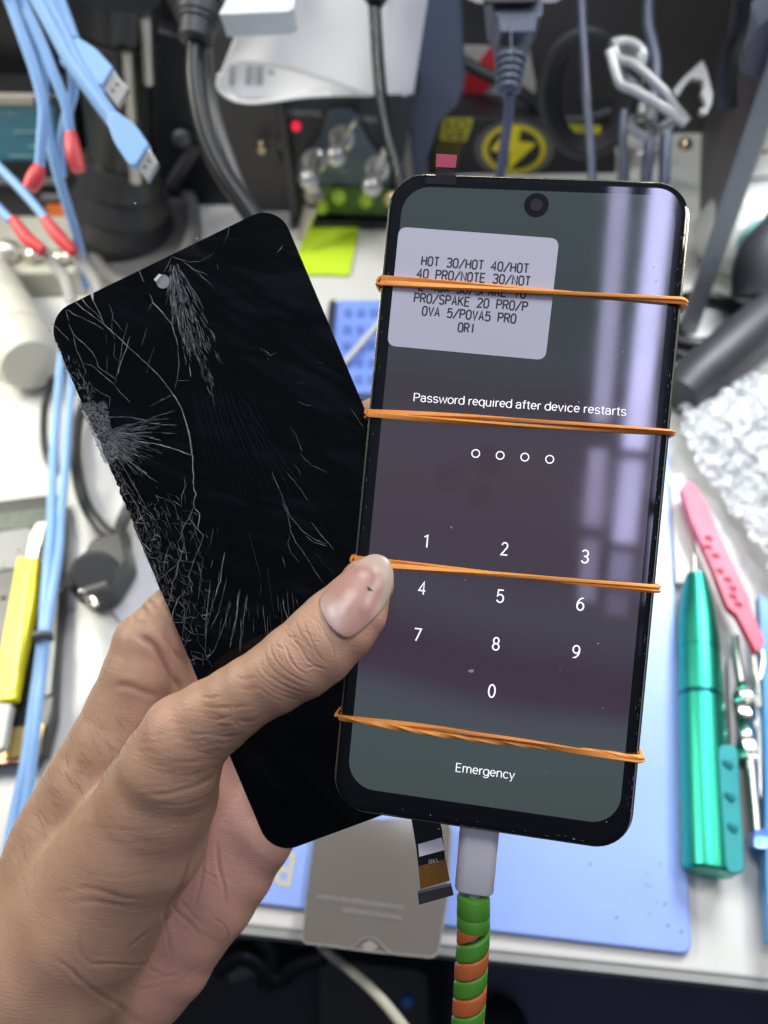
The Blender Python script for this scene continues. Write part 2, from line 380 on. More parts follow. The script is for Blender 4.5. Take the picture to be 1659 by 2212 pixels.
def pen2d(pts, w):
    V = []; F = []; p = [np.array(q, float) for q in pts]; n = len(p); closed = np.linalg.norm(p[0]-p[-1]) < 1e-6
    for i in range(n):
        a = p[i-1] if i > 0 else (p[-2] if closed else p[0]); b = p[i+1] if i < n-1 else (p[1] if closed else p[-1])
        t0 = p[i]-a; t1 = b-p[i]; l0 = np.linalg.norm(t0); l1 = np.linalg.norm(t1)
        t0 = t0/l0 if l0 > 1e-9 else t1/l1; t1 = t1/l1 if l1 > 1e-9 else t0
        t = t0+t1; t = t/np.linalg.norm(t) if np.linalg.norm(t) > 1e-6 else t1; nn = np.array([-t[1], t[0]]); k = min(2.2, 1/max(.35, abs(nn.dot((-t0[1], t0[0])))))
        V += [p[i]+nn*w/2*k, p[i]-nn*w/2*k]
    for i in range(n-1): F.append((2*i, 2*i+1, 2*i+3, 2*i+2))
    return V, F
def ptext(name, s, p0, p1, cap, bold=0.0):
    return mesh(name, sans_on(s, pscreen(*p0), pscreen(*p1), cap, PN, .00007, bold), m_white, disp, smooth=False)
ptext('lock_message', 'Password required after device restarts', (893, 866.5), (1352.5, 898), .00205, .092)
ptext('emergency_text', 'Emergency', (984, 1666), (1111.5, 1683.5), .0021, .094)
for s, x, y in (('1', 920, 1169), ('2', 1089, 1185.5), ('3', 1264, 1202), ('4', 911, 1270.5), ('5', 1081, 1287.5), ('6', 1254, 1304.5), ('7', 903, 1371), ('8', 1071.5, 1390.5), ('9', 1244.5, 1408), ('0', 1062.5, 1492.5)):
    h = .0032; u, v = pxu(x, y); W = .00195 if s != '1' else .00105
    mesh('key_digit', sans_on(s, PG(u-W/2, v+h/2), PG(u+W/2, v+h/2), h, PN, .00007, .105), m_white, disp, smooth=False)
for x, y in ((1027.6, 979.7), (1080.4, 983.8), (1133.7, 987.5), (1187.4, 992.2)):
    u, v = pxu(x, y); V = []; F = []; n = 28
    for k in range(n):
        th = 2*math.pi*k/n
        V += [PG(u+.00112*math.cos(th), v+.00112*math.sin(th), .00008), PG(u+.00084*math.cos(th), v+.00084*math.sin(th), .00008)]
    F = [(2*k, 2*k+1, (2*k+3) % (2*n), (2*k+2) % (2*n)) for k in range(n)]
    mesh('pin_dot', (V, F), m_white, disp, smooth=False)
# punch-hole camera
u, v = pxu(1158.7, 443.5)
cz = [(u+.0031*math.cos(2*math.pi*k/32), v+.0031*math.sin(2*math.pi*k/32)) for k in range(32)]
ch = mesh('front_camera', plate(PG, cz, .00004, .00009), mat('camera_ring_black', (.004, .004, .006), .12), phone, smooth=False)
cz = [(u+.0016*math.cos(2*math.pi*k/32), v+.0016*math.sin(2*math.pi*k/32)) for k in range(32)]
mesh('lens', plate(PG, cz, .00009, .00014), mat('lens_glass', (.035, .032, .045), .1), ch, smooth=False)
# paper label with printed model list
lc = [pxu(*p) for p in ((862, 490.5), (1208, 516), (1178, 778.5), (836.5, 747))]
lab = mesh('paper_label', prism([PG(a[0], a[1], .00012) for a in rpoly([(x, y) for x, y in lc], .075, 6)], PN*.0001), mat('label_paper', (.56, .56, .66), .7, spec=.25, bump=.04, bs=2500, var=.03), phone, smooth=False)
GL = {'H': ['0010.|', ]}
STR = {  # strokes on a 0..4 x 0..6 grid, y up
 'H': [[(0, 0), (0, 6)], [(4, 0), (4, 6)], [(0, 3), (4, 3)]],
 'O': [[(1, 0), (3, 0), (4, 1.2), (4, 4.8), (3, 6), (1, 6), (0, 4.8), (0, 1.2), (1, 0)]],
 'T': [[(0, 6), (4, 6)], [(2, 6), (2, 0)]],
 '3': [[(0, 5.2), (1, 6), (3, 6), (4, 5), (4, 4), (3, 3.1), (1.6, 3.1)], [(3, 3.1), (4, 2.2), (4, 1), (3, 0), (1, 0), (0, .9)]],
 '4': [[(3.1, 0), (3.1, 6), (0, 1.9), (4.2, 1.9)]],
 '/': [[(-.3, -.6), (4.3, 6.4)]],
 'P': [[(0, 0), (0, 6), (3, 6), (4, 5.2), (4, 3.8), (3, 3), (0, 3)]],
 'R': [[(0, 0), (0, 6), (3, 6), (4, 5.2), (4, 3.8), (3, 3), (0, 3)], [(2.2, 3), (4, 0)]],
 'N': [[(0, 0), (0, 6), (4, 0), (4, 6)]],
 'E': [[(4, 6), (0, 6), (0, 0), (4, 0)], [(0, 3.1), (3.4, 3.1)]],
 'X': [[(0, 0), (4, 6)], [(0, 6), (4, 0)]],
 '5': [[(3.8, 6), (.6, 6), (.3, 3.3), (1.4, 3.9), (3, 3.9), (4, 3), (4, 1), (3, 0), (1, 0), (0, .9)]],
 'G': [[(4, 5), (3, 6), (1, 6), (0, 4.8), (0, 1.2), (1, 0), (3, 0), (4, 1), (4, 2.8), (2.3, 2.8)]],
 'S': [[(4, 5.1), (3, 6), (1, 6), (0, 5), (0, 4), (1, 3.2), (3, 2.9), (4, 2), (4, 1), (3, 0), (1, 0), (0, .9)]],
 'A': [[(0, 0), (2, 6), (4, 0)], [(.7, 2), (3.3, 2)]],
 'K': [[(0, 0), (0, 6)], [(4, 6), (0, 2.3)], [(1.4, 3.6), (4, 0)]],
 '1': [[(.8, 4.8), (2.2, 6), (2.2, 0)]],
 '0': [[(1, 0), (3, 0), (4, 1.2), (4, 4.8), (3, 6), (1, 6), (0, 4.8), (0, 1.2), (1, 0)]],
 '2': [[(0, 4.9), (1, 6), (3, 6), (4, 5), (4, 4), (0, 0), (4.1, 0)]],
 'V': [[(0, 6), (2, 0), (4, 6)]],
 'I': [[(2, 0), (2, 6)]]}
m_ink = mat('label_ink', (.03, .03, .045), .6)
for s, p0, p1 in (('HOT 30/HOT 40/HOT', (435, 922), (1305, 987)), ('40 PRO/NOTE 30/NOT', (398, 1025), (1318, 1090)), ('E 40X 5G/SPAKE 10', (415, 1128), (1280, 1192)), ('PRO/SPAKE 20 PRO/P', (375, 1222), (1295, 1298)), ('OVA 5/POVA5 PRO', (440, 1330), (1200, 1397)), ('ORI', (733, 1465), (868, 1475))):
    a = pscreen(p0[0]*.26453+795.5, p0[1]*.26453+329.2, 0); c = pscreen(p1[0]*.26453+795.5, p1[1]*.26453+329.2, 0)
    n = len(s); L = np.linalg.norm(c-a); ex = (c-a)/L; ey = np.cross(PN, ex); pit = L/(n-.28); ms = []
    for i, chh in enumerate(s):
        if chh == ' ': continue
        for st in STR[chh]:
            v2, f2 = pen2d([(i*pit+x/4*pit*.70, y/6*.00225) for x, y in st], .00040)
            ms.append(([a+ex*q[0]+ey*q[1]+PN*.00024 for q in v2], f2))
    mesh('printed_line', cat(*ms), m_ink, lab, smooth=False)
# red pull tab on clear film
tb = mesh('film_tab', prism([pscreen(*p, .00012) for p in ((921, 383), (938, 384), (941, 374), (941.5, 362), (984, 363.6), (983, 377), (986, 386), (984, 400), (920, 398))], PN*.0001), mat('clear_film', (.03, .033, .037), .15, alpha=.5), phone, smooth=False)
mesh('red_pull_tab', prism([pscreen(*p, .00010) for p in ((943, 333.5), (987.3, 336.3), (984, 364), (941.5, 362.3))], PN*.0003), mat('red_tab', (.38, .022, .075), .45), phone, smooth=False)
# dust, fluff and smudge specks on the glass
ms = []
for x, y, s in ((975, 1139, .5), (1018, 1449, 1.3), (1005, 1252, .6), (1210, 1448, .3), (1388, 636, .35), (1412, 577, .35), (1417, 608, .45), (1345, 760, .3), (1310, 1775, .3), (1180, 1668, .25), (1292, 1390, .5), (1308, 700, .25), (1250, 868, .35), (1395, 1290, .3), (1060, 1700, .2), (1302, 1530, .3), (1172, 870, .2), (1370, 975, .5), (1060, 1738, .2), (930, 1760, .3), (948, 1790, .3), (1090, 1800, .3), (1240, 1812, .4), (1105, 382, .4), (1170, 386, .4)):
    u, v = pxu(x, y); an = rnd.uniform(0, 3.1); n = 7
    pl = [(u+.0004*s*(rnd.uniform(.6, 1.3)*math.cos(2*math.pi*k/n)*math.cos(an)*1.6-rnd.uniform(.5, 1)*math.sin(2*math.pi*k/n)*math.sin(an)), v+.0004*s*(rnd.uniform(.6, 1.3)*math.cos(2*math.pi*k/n)*math.sin(an)*1.6+rnd.uniform(.5, 1)*math.sin(2*math.pi*k/n)*math.cos(an))) for k in range(n)]
    ms.append(prism([PG(a, b, .00004) for a, b in pl], PN*.0001))
mesh('dust_specks', cat(*ms), mat('dust', (.42, .42, .45), .8), gl, smooth=False)
# thin ribbon cable hanging below the phone
m_flex = mat('flex_black', (.008, .009, .012), .3)
DF = .1985
def F_(x, y, d=DF): return P(x, y, d)
fx = mesh('ribbon_cable', prism([F_(*p) for p in ((884, 1745), (945, 1745), (955, 1794), (958, 1818), (962, 1856), (904, 1873), (899, 1830), (894, 1800))], CF*.0003), m_flex, phone, smooth=False)
mesh('ribbon_sticker', prism([F_(*p, DF-.0001) for p in ((903, 1823.5), (954, 1809), (960.3, 1835.5), (905.7, 1850))], -CF*.0002), mat('white_sticker', (.90, .90, .88), .6), fx, smooth=False)
mk = []
for i in range(9):
    for j in range(2): pass
mesh('ribbon_text', text_on('TXD', F_(946, 1854, DF-.0004), F_(925, 1858, DF-.0004), .0010, -CF), mat('ribbon_print', (.6, .6, .6), .5), fx, smooth=False)
mesh('copper_section', prism([F_(*p, DF-.0001) for p in ((903.5, 1872), (963, 1855.5), (972, 1902), (908, 1921))], CF*.0003), mat('amber_polyimide', (.20, .085, .018), .3), phone, smooth=False)
ms = []
for i in range(8):
    t = .22+i*.055; a = np.array((903.5+(963-903.5)*t, 1872-(16.5)*t)); c = np.array((908+(972-908)*t, 1921-19*t))
    ms.append(tube([F_(*a, DF-.00015), F_(*c, DF-.00015)], .00007, 6, 1))
mesh('copper_traces', cat(*ms), mat('copper_trace', (.55, .30, .08), .35, metal=.6), phone)
mesh('ribbon_connector', prism(rpoly([F_(*p, DF-.0008) for p in ((902.5, 1929), (975, 1912), (980.5, 1934), (905, 1955))], .08), CF*.0014), mat('connector_grey', (.035, .032, .040), .45), phone, bevel=.0003)

# ------------------------------------------------------------------ rubber bands
m_band = mat('orange_rubber', (.92, .36, .075), .5, spec=.3, sss=.15, var=.14, vs=300, bump=.15, bs=2500)
m_band2 = mat('orange_rubber_deep', (.86, .30, .06), .5, spec=.3, sss=.15, var=.14, vs=300, bump=.15, bs=2500)
bands = [((820, 607), (1480, 653), 'topmost orange rubber band, crossing the white paper label', .3, 7.0),
         ((794, 893), (1452, 935), 'orange rubber band just below the password message', 1.2, -9.0),
         ((766, 1211), (1420, 1272), 'orange rubber band pinned down by the thumb above the keypad row with 4', .6, 8.0),
         ((738, 1549), (1388, 1639), 'lowest orange rubber band, above the word Emergency', 2.0, -14.0)]
for (a, c, lb, ph0, tw) in bands:
    ua, va = pxu(*a); uc, vc = pxu(*c)
    def band_path(off, lift, n=60, ph=0):
        pts = []; T = .0085
        e = .0007
        for i in range(n+1): t = i/n; pts.append((ua+(uc-ua)*t, va+(vc-va)*t+off(t), lift(t)))
        x0, x1 = -e-.0002, PW+e+.0002
        pts[0] = (x0+.0012, pts[0][1], pts[0][2]*.8); pts[-1] = (x1-.0012, pts[-1][1], pts[-1][2]*.8)
        vv = pts[-1][1]; v0 = pts[0][1]
        back = [(x1-.0001, vv, -.0008), (x1, vv, -.003), (x1, vv, -.0065), (x1-.0014, vv, -.0092)]
        for k in range(1, 8): back.append((x1-.0014+(x0+.0014-x1+.0014)*k/8, vv+(v0-vv)*k/8, -.0094))
        back += [(x0+.0014, v0, -.0092), (x0, v0, -.0065), (x0, v0, -.003), (x0+.0001, v0, -.0008)]
        return [PG(*p) for p in pts]+[PG(*p) for p in back]
    ms = []
    bt = thing('rubber_band', lb, 'rubber band', PG(PW/2, (va+vc)/2, -.009), 'orange rubber bands round the lit phone')
    for s, mt in ((1, m_band), (-1, m_band2)):
        off = lambda t, s=s: s*.00056*math.cos(ph0+tw*t*.35)*(1 if abs(math.cos(ph0+tw*t*.35)) > .45 else 1)+s*.00018
        lift = lambda t, s=s: .0007+.00032*s*math.sin(ph0+tw*t*.35)
        pth = band_path(off, lift)
        V, F = sweep(pth, [(-.00062, -.00034), (.00062, -.00042), (.0007, 0), (.00060, .00040), (0, .00046), (-.00062, .00036), (-.0007, 0)], closed=True, twist=tw*1.6*s if abs(tw) > 10 and s > 0 else tw*.35*s, up0=PN)
        mesh('band_strand', (V, F), mt, bt, auto=60)

# ================================================================== CRACKED PANEL
crk = thing('cracked_phone_screen', 'black phone screen panel with shattered glass, held behind the lit phone at a slant', 'phone screen', KG(KW/2, KH, -.001))
m_blk = mat('panel_black_glass', (.0040, .0055, .0085), .035, spec=.4, var=.05)
ko = rrect(0, 0, KW, KH, .0078, 12)
# chipped outline: notches at the corner and a frayed left edge
def kpx(x, y): return KI(x, y)
def chip(o):
    out = []
    for i in range(len(o)):
        a, c = np.array(o[i]), np.array(o[(i+1) % len(o)]); L = np.linalg.norm(c-a); m = max(1, int(L/.0009)); 
        for k in range(m):
            p = a+(c-a)*k/m
            if L > .03 and min(a[0], c[0]) < .001 and max(a[0], c[0]) < .001 and .018 < p[1] < .095:
                p = p+np.array([abs(rnd.gauss(0, .00022))*(1.6 if .035 < p[1] < .07 else .6), 0])
            out.append(tuple(p))
    return out
ko2 = chip(ko)
pan = mesh('glass_panel', plate(KG, ko2, -.0014, 0), m_blk, crk, smooth=False)
mesh('back_sheet', plate(KG, rrect(.0008, .0008, KW-.0008, KH-.0008, .0070, 8), -.0021, -.0015), mat('panel_back', (.03, .03, .032), .5), crk, smooth=False)
m_gap = mat('chip_shard_white', (.60, .62, .64), .3)
def A_(z): return (z[0]*.3307, z[1]*.3307+438.9)
def B_(z): return (z[0]*.29762+329.2, z[1]*.29762+822.9)
def C_(z): return (z[0]*.3307, z[1]*.3307+987.5)
CRK = []   # (points px, width, brightness 0..2)
def add(f, *ps, w=1.0, b=1):
    for p in ps: CRK.append(([f(q) for q in p], w, b))
add(A_, [(470, 625), (540, 690), (610, 740), (680, 790), (740, 850), (750, 890)], [(520, 610), (560, 660), (620, 710), (680, 780)], [(600, 570), (610, 640), (650, 720), (680, 790)], w=1.3)
add(A_, [(680, 790), (800, 900), (845, 945), (960, 1050), (1040, 1130), (1110, 1215), (1135, 1250), (1185, 1340), (1215, 1440), (1240, 1540), (1252, 1650)], w=1.3)
add(A_, [(325, 750), (340, 790), (380, 820), (450, 895)], [(430, 700), (450, 770)], [(430, 700), (450, 700), (480, 725), (560, 760), (630, 795), (680, 830)], [(450, 790), (480, 860), (540, 910), (600, 970), (630, 1020), (640, 1070), (700, 1110), (760, 1150), (745, 1190)],
    [(540, 1040), (600, 1060), (680, 1130), (750, 1185)], [(745, 1190), (790, 1240), (850, 1300)], [(835, 780), (800, 920), (780, 1040), (755, 1160)], [(850, 870), (820, 960), (790, 1040), (770, 1120)], w=1.1)
add(A_, [(710, 660), (735, 720), (740, 760), (805, 835)], [(735, 720), (728, 850)], [(715, 700), (752, 722)], [(690, 860), (700, 910)], [(750, 910), (745, 1000), (770, 1030)], [(700, 1000), (697, 1110)], [(960, 815), (925, 935)], [(1010, 935), (965, 1060), (960, 1110)], w=.7)
add(A_, [(1160, 950), (1170, 1050), (1155, 1160), (1140, 1220)], [(1155, 1157), (1240, 1160)], [(1130, 1250), (1060, 1285), (970, 1330)], [(980, 590), (1000, 650), (1060, 710), (1120, 790), (1150, 880), (1165, 950)], [(1125, 345), (1070, 450)], [(1125, 345), (1180, 370), (1240, 385), (1310, 380), (1400, 325)], [(1180, 370), (1260, 430), (1360, 470)], [(1200, 380), (1300, 460), (1400, 550)], w=1.0)
add(A_, [(1495, 130), (1490, 200), (1460, 260)], [(1420, 400), (1425, 430)], [(305, 870), (350, 890), (380, 920)], [(370, 960), (420, 1060), (470, 1130), (510, 1180)], [(510, 1080), (560, 1180), (600, 1190), (590, 1290)], [(480, 860), (500, 960), (540, 1050), (560, 1100), (545, 1160), (590, 1290)], [(600, 1200), (660, 1240), (720, 1270), (715, 1340)], [(1000, 640), (965, 710)], [(900, 425), (940, 515)], [(1280, 255), (1255, 300)], w=.9)
add(A_, [(700, 1400), (790, 1395), (860, 1400), (930, 1415), (1020, 1445)], [(980, 1410), (1040, 1385), (1140, 1357)], [(930, 1415), (1105, 1410)], [(1020, 1445), (1155, 1450)], [(1050, 1500), (1155, 1505)], [(940, 1520), (1000, 1535), (1055, 1550)], [(900, 1555), (1050, 1580), (1150, 1610), (1250, 1645)], w=1.2)
add(B_, [(870, 660), (900, 740), (950, 860), (1000, 980), (1080, 1080), (1180, 1150), (1270, 1185)], [(1110, 1120), (1170, 1170), (1270, 1200)], [(940, 880), (980, 960), (1000, 1080), (1040, 1170), (1100, 1250), (1150, 1330)], w=1.1)
add(B_, [(1150, 1330), (1200, 1410), (1260, 1495)], [(1000, 1100), (985, 1180), (1005, 1250), (1070, 1320)], [(1150, 1020), (1210, 1100), (1320, 1225)], [(1060, 520), (1110, 570), (1160, 610), (1270, 665)], [(1000, 340), (1040, 390), (1090, 520)], [(1050, 145), (1100, 170), (1160, 180)], [(1020, 600), (1060, 640), (1080, 690)], [(970, 650), (1000, 700), (1030, 725), (1130, 870)], [(935, 690), (960, 725)], [(1045, 15), (1115, 12)], [(1410, 185), (1450, 180)], [(1440, 200), (1500, 290), (1540, 350)], w=.8)
add(B_, [(150, 95), (200, 170), (240, 280), (270, 400), (290, 530), (297, 700), (300, 790), (320, 820), (300, 870), (300, 920), (345, 960), (330, 1080)], w=1.3)
add(B_, [(230, 700), (240, 760), (215, 830), (210, 910), (150, 870)], [(210, 990), (225, 1060), (210, 1130), (180, 1170), (210, 1260), (190, 1310), (180, 1400), (150, 1460), (130, 1570), (105, 1660), (90, 1720)], [(260, 980), (320, 1070), (370, 1120), (350, 1190), (320, 1250), (290, 1340), (260, 1420), (290, 1470), (280, 1540)], [(300, 920), (270, 980), (210, 1100)], [(210, 1130), (235, 1170), (215, 1250), (190, 1320), (165, 1440)], w=1.3)
add(B_, [(270, 1170), (310, 1100)], [(320, 1250), (370, 1290), (350, 1420), (340, 1530)], [(440, 1060), (430, 1140), (410, 1210)], [(475, 1060), (475, 1110)], [(440, 1290), (425, 1360)], [(525, 1240), (505, 1350), (495, 1450), (465, 1520), (460, 1560)], [(90, 1220), (125, 1190), (90, 1290), (85, 1340), (75, 1420)], [(90, 1290), (130, 1260), (150, 1310)], [(0, 1300), (30, 1390), (15, 1480)], [(215, 1550), (180, 1590), (150, 1680), (100, 1760)], [(180, 1590), (235, 1650), (230, 1740), (215, 1760)], w=1.0)
add(B_, [(420, 1440), (410, 1560), (400, 1650), (385, 1750), (380, 1843)], [(540, 1420), (510, 1560), (480, 1680), (420, 1800)], [(640, 1500), (625, 1600), (610, 1740), (590, 1843)], [(570, 1600), (540, 1700), (530, 1800)], [(685, 1570), (670, 1680), (640, 1800)], [(735, 1720), (735, 1830)], [(800, 1630), (815, 1740), (825, 1840)], [(945, 1580), (960, 1660), (990, 1740)], [(880, 1700), (895, 1720), (910, 1700)], [(1040, 1570), (1060, 1640)], [(500, 1380), (490, 1440), (500, 1470)], [(940, 1270), (965, 1350)], w=1.0)
add(B_, [(835, 1350), (860, 1550), (880, 1700)], [(1180, 1250), (1320, 1400)], [(700, 1100), (790, 1450)], w=.4, b=0)
add(C_, [(1430, 740), (1425, 830), (1350, 1110), (1340, 1190)], [(1560, 870), (1545, 1020), (1500, 1250)], [(1500, 930), (1470, 1080), (1400, 1260), (1350, 1320)], [(1605, 920), (1590, 1100), (1570, 1280)], [(1190, 930), (1210, 1000), (1190, 1080), (1100, 1090)], [(1360, 900), (1355, 1000), (1345, 1180), (1340, 1280), (1355, 1330)], [(1240, 1150), (1190, 1260)], [(860, 160), (900, 230), (960, 330)], [(820, 200), (900, 330), (960, 480), (1000, 560)], [(890, 330), (905, 380), (885, 460), (930, 560), (930, 650)], [(850, 340), (860, 380)], [(1000, 670), (1010, 720), (1030, 770), (1010, 830)], [(1180, 1300), (1230, 1340), (1290, 1310)], [(1170, 690), (1020, 820)], w=.9)
KR = random.Random(11)
# dense crushed zone and its radiating streaks
def inpoly(x, y, pl):
    c = False; j = len(pl)-1
    for i in range(len(pl)):
        if (pl[i][1] > y) != (pl[j][1] > y) and x < (pl[j][0]-pl[i][0])*(y-pl[i][1])/(pl[j][1]-pl[i][1])+pl[i][0]: c = not c
        j = i
    return c
zone = [(530, 1310), (690, 1300), (715, 1400), (725, 1480), (770, 1560), (770, 1660), (720, 1700), (650, 1690)]
k = 0
while k < 1500:
    x, y = KR.uniform(520, 780), KR.uniform(1295, 1700)
    if not inpoly(x, y, zone): continue
    k += 1; a = KR.uniform(0, math.pi); l = KR.uniform(5, 17)
    p = [(x+math.cos(a)*l*t+KR.uniform(-4, 4), y+math.sin(a)*l*t+KR.uniform(-4, 4)) for t in (-1, 0, 1)]
    CRK.append(([A_(q) for q in p], KR.uniform(.7, 1.6), KR.choice((0, 1))))
for k in range(420):   # streaks leaving the crushed zone
    a = KR.uniform(-.34, .95); r0 = KR.uniform(70, 240)*(1 if KR.random() < .8 else 1.5); l = KR.uniform(14, 80)
    cx, cy = 640, 1500
    p = []
    for t in (0, .35, .7, 1): rr = r0+l*t; aa = a+KR.uniform(-.012, .012); p.append((cx+math.cos(aa)*rr*1.05, cy+math.sin(aa)*rr*.9))
    CRK.append(([A_(q) for q in p], KR.uniform(.4, 1.0), KR.choice((0, 0, 1))))
for k in range(26):   # longer rays
    a = -.2+1.5*k/26+KR.uniform(-.04, .04); r0 = KR.uniform(60, 110); r1 = KR.uniform(230, 430)*(1.25 if a > .6 else 1); p = []
    for t in range(7): rr = r0+(r1-r0)*t/6; aa = a+.02*math.sin(t*1.3+k)+KR.uniform(-.012, .012); p.append((640+math.cos(aa)*rr, 1500+math.sin(aa)*rr))
    CRK.append(([A_(q) for q in p], KR.uniform(.5, 1.0), KR.choice((0, 1))))
# fan of needles below the camera hole
for k in range(520):
    a = min(1.80, max(.98, KR.gauss(1.33, .17))); rmx = 690*math.exp(-((a-1.25)/.27)**2)+150
    r0 = 50+rmx*KR.random()**.75*(.82+.18*math.sin(a*41))
    l = KR.uniform(18, 85); p = []
    for t in (0, .3, .6, 1):
        rr = r0+l*t; aa = a+KR.uniform(-.008, .008); p.append((1125+math.cos(aa)*rr, 345+math.sin(aa)*rr*1.08))
    CRK.append(([A_(q) for q in p], KR.uniform(.45, 1.1), KR.choice((0, 1, 1))))
# fine ruled lines of the broken layer underneath
for i in range(30):
    x0 = 290+i*14.5; y0 = 20+KR.uniform(0, 130)+max(0, i-16)*6; x1 = 345+i*21+max(0, i-14)*7; y1 = 430+i*9+KR.uniform(-30, 40)
    p = [(x0+(x1-x0)*(t**1.15), y0+(y1-y0)*t) for t in (0, .25, .5, .75, 1)]
    CRK.append(([B_(q) for q in p], .35, -1))
    if i % 2: CRK.append(([B_((x1, y1)), B_((x1+(x1-x0)*.5, y1+(y1-y0)*.55+KR.uniform(-60, 90)))], .22, -1))
# frayed network down the left edge
for (x0, y0, x1, y1, n, s) in ((400, 1000, 560, 1300, 60, 30), (690, 1690, 800, 1900, 46, 26)):
    for k in range(n):
        t = KR.random(); x = x0+14+(x1-x0)*t+abs(KR.gauss(0, 34)); y = y0+(y1-y0)*t+KR.uniform(-10, 10); a = KR.uniform(.5, 2.0); l = KR.uniform(8, s)
        p = [(x+math.cos(a)*l*q+KR.uniform(-3, 3), y+math.sin(a)*l*q+KR.uniform(-3, 3)) for q in (0, .5, 1)]
        CRK.append(([A_(q) for q in p], KR.uniform(.5, 1.3), KR.choice((0, 1, 2))))
for k in range(230):   # honeycomb shards on the lower left
    t = KR.random(); x = 730+330*t+abs(KR.gauss(0, 120)); y = 90+880*t+KR.uniform(-60, 60); a = KR.choice((KR.uniform(.9, 1.5), KR.uniform(1.6, 2.3))); l = KR.uniform(10, 46)
    p = [(x+math.cos(a)*l*q+KR.uniform(-4, 4), y+math.sin(a)*l*q+KR.uniform(-4, 4)) for q in (0, .5, 1)]
    CRK.append(([C_(q) for q in p], KR.uniform(.6, 1.2), KR.choice((0, 1, 1))))
# shard network: jittered long cells running down the lower left
hexP = {}
def hpnt(i, j):
    if (i, j) not in hexP:
        s_, t_ = i*13+KR.uniform(-5, 5), j*21+(10 if i % 2 else 0)+KR.uniform(-8, 8); hexP[i, j] = (262+s_*.94+t_*.36+6, 1030-s_*.34+t_*.93)
    return hexP[i, j]
reg = [(246, 1040), (300, 1075), (372, 1060), (420, 1090), (440, 1230), (470, 1340), (452, 1448), (404, 1446), (335, 1290), (262, 1110)]
for i in range(-2, 16):
    for j in range(-4, 24):
        for q in (((i, j), (i, j+1)), ((i, j), (i+1, j if i % 2 == 0 else j+1))):
            p0, p1 = hpnt(*q[0]), hpnt(*q[1]); mx_, my_ = (p0[0]+p1[0])/2, (p0[1]+p1[1])/2
            if not inpoly(mx_, my_, reg) or KR.random() < .45: continue
            CRK.append(([p0, (mx_+KR.uniform(-2, 2), my_+KR.uniform(-2, 2)), p1], KR.uniform(.5, 1.25), KR.choice((0, 0, 1, 1, 2) if KR.random() < .3 else (0, 0, 1))))
for k in range(22):   # near-parallel bottom strokes
    x = 400+k*11+KR.uniform(-4, 4); y = 1250+KR.uniform(0, 90)+max(0, 430-x)*.2; l = KR.uniform(22, 80); dx = -.22+(x-400)/240*.34
    CRK.append(([(x, y), (x+dx*l*.5+KR.uniform(-1.5, 1.5), y+l*.5), (x+dx*l, y+l)], KR.uniform(.6, 1.2), KR.choice((0, 1, 1))))
def ribbon(pts, w, lift, R_):
    # jagged hairline: a low ridge of triangular section
    q = []
    for i in range(len(pts)-1):
        a, c = np.array(pts[i]), np.array(pts[i+1]); L = np.linalg.norm(c-a); m = max(1, int(L/.0011))
        nn = np.array([-(c-a)[1], (c-a)[0]])/(L+1e-9)
        for k in range(m): q.append(a+(c-a)*k/m+nn*R_.gauss(0, .00006))
    q.append(np.array(pts[-1])); V = []; F = []; n = len(q)
    for i in range(n):
        t = q[min(i+1, n-1)]-q[max(i-1, 0)]; t = t/(np.linalg.norm(t)+1e-9); nn = np.array([-t[1], t[0]])
        ww = w*R_.uniform(.45, 1.2)*(.25 if i in (0, n-1) else 1)
        a = q[i]+nn*ww/2; c = q[i]-nn*ww/2
        V += [KG(a[0], a[1], .00001), KG(q[i][0], q[i][1], lift), KG(c[0], c[1], .00001)]
    for i in range(n-1):
        F += [(3*i, 3*i+1, 3*i+4, 3*i+3), (3*i+1, 3*i+2, 3*i+5, 3*i+4)]
    return V, F
groups = {-1: [], 0: [], 1: [], 2: []}
for pts, w_, b_ in CRK:
    uv = [kpx(*p) for p in pts]
    uv = [(min(max(a, .0003), KW-.0003), b) for a, b in uv]
    if b_ == 1 and KR.random() < .10: b_ = 2  # a few cracks turn paler, a glint painted into their colour
    groups[b_].append(ribbon(uv, .000105*w_, .00005, KR))
for k, nm, col, ro in ((-1, 'ruled_lines', (.035, .035, .060), .4), (0, 'hairline_cracks', (.15, .155, .175), .4), (1, 'main_cracks', (.23, .235, .25), .35), (2, 'painted_glint_cracks', (.62, .63, .65), .3)):
    mesh(nm, cat(*groups[k]), mat(nm, col, ro, var=.5, vs=900), pan, smooth=False, kind=None)
# crushed glass powder patch and bright chips on the edge
ms = []
for k in range(110):
    t = KR.random()**.8; x, y = (295+(700-295)*t+KR.uniform(-6, 6), 760+(1700-760)*t) if KR.random() < .6 else (500+(660-500)*(t), 1260+430*t)
    u, v = kpx(*A_((x, y))); u = KR.uniform(-.00005, .0009); s = KR.uniform(.00008, .00030)
    pl = [(u+s*KR.uniform(.4, 1.2)*math.cos(a), v+s*1.6*KR.uniform(.4, 1.2)*math.sin(a)) for a in np.linspace(0, 5.2, 5)]
    ms.append(prism([KG(a, b, .00001) for a, b in pl], KN*KR.uniform(.00008, .0003)))
for x, y in ((1287, 230), (1497, 130), (883, 0)):
    u, v = kpx(*A_((x, y))); ms.append(prism([KG(u+a, v+b, .00002) for a, b in ((-.0003, 0), (0, -.0002), (.0004, .0001), (0, .0003))], KN*.0002))
mesh('edge_chips', cat(*ms), mat('edge_chip', (.42, .44, .47), .2), pan, smooth=False)
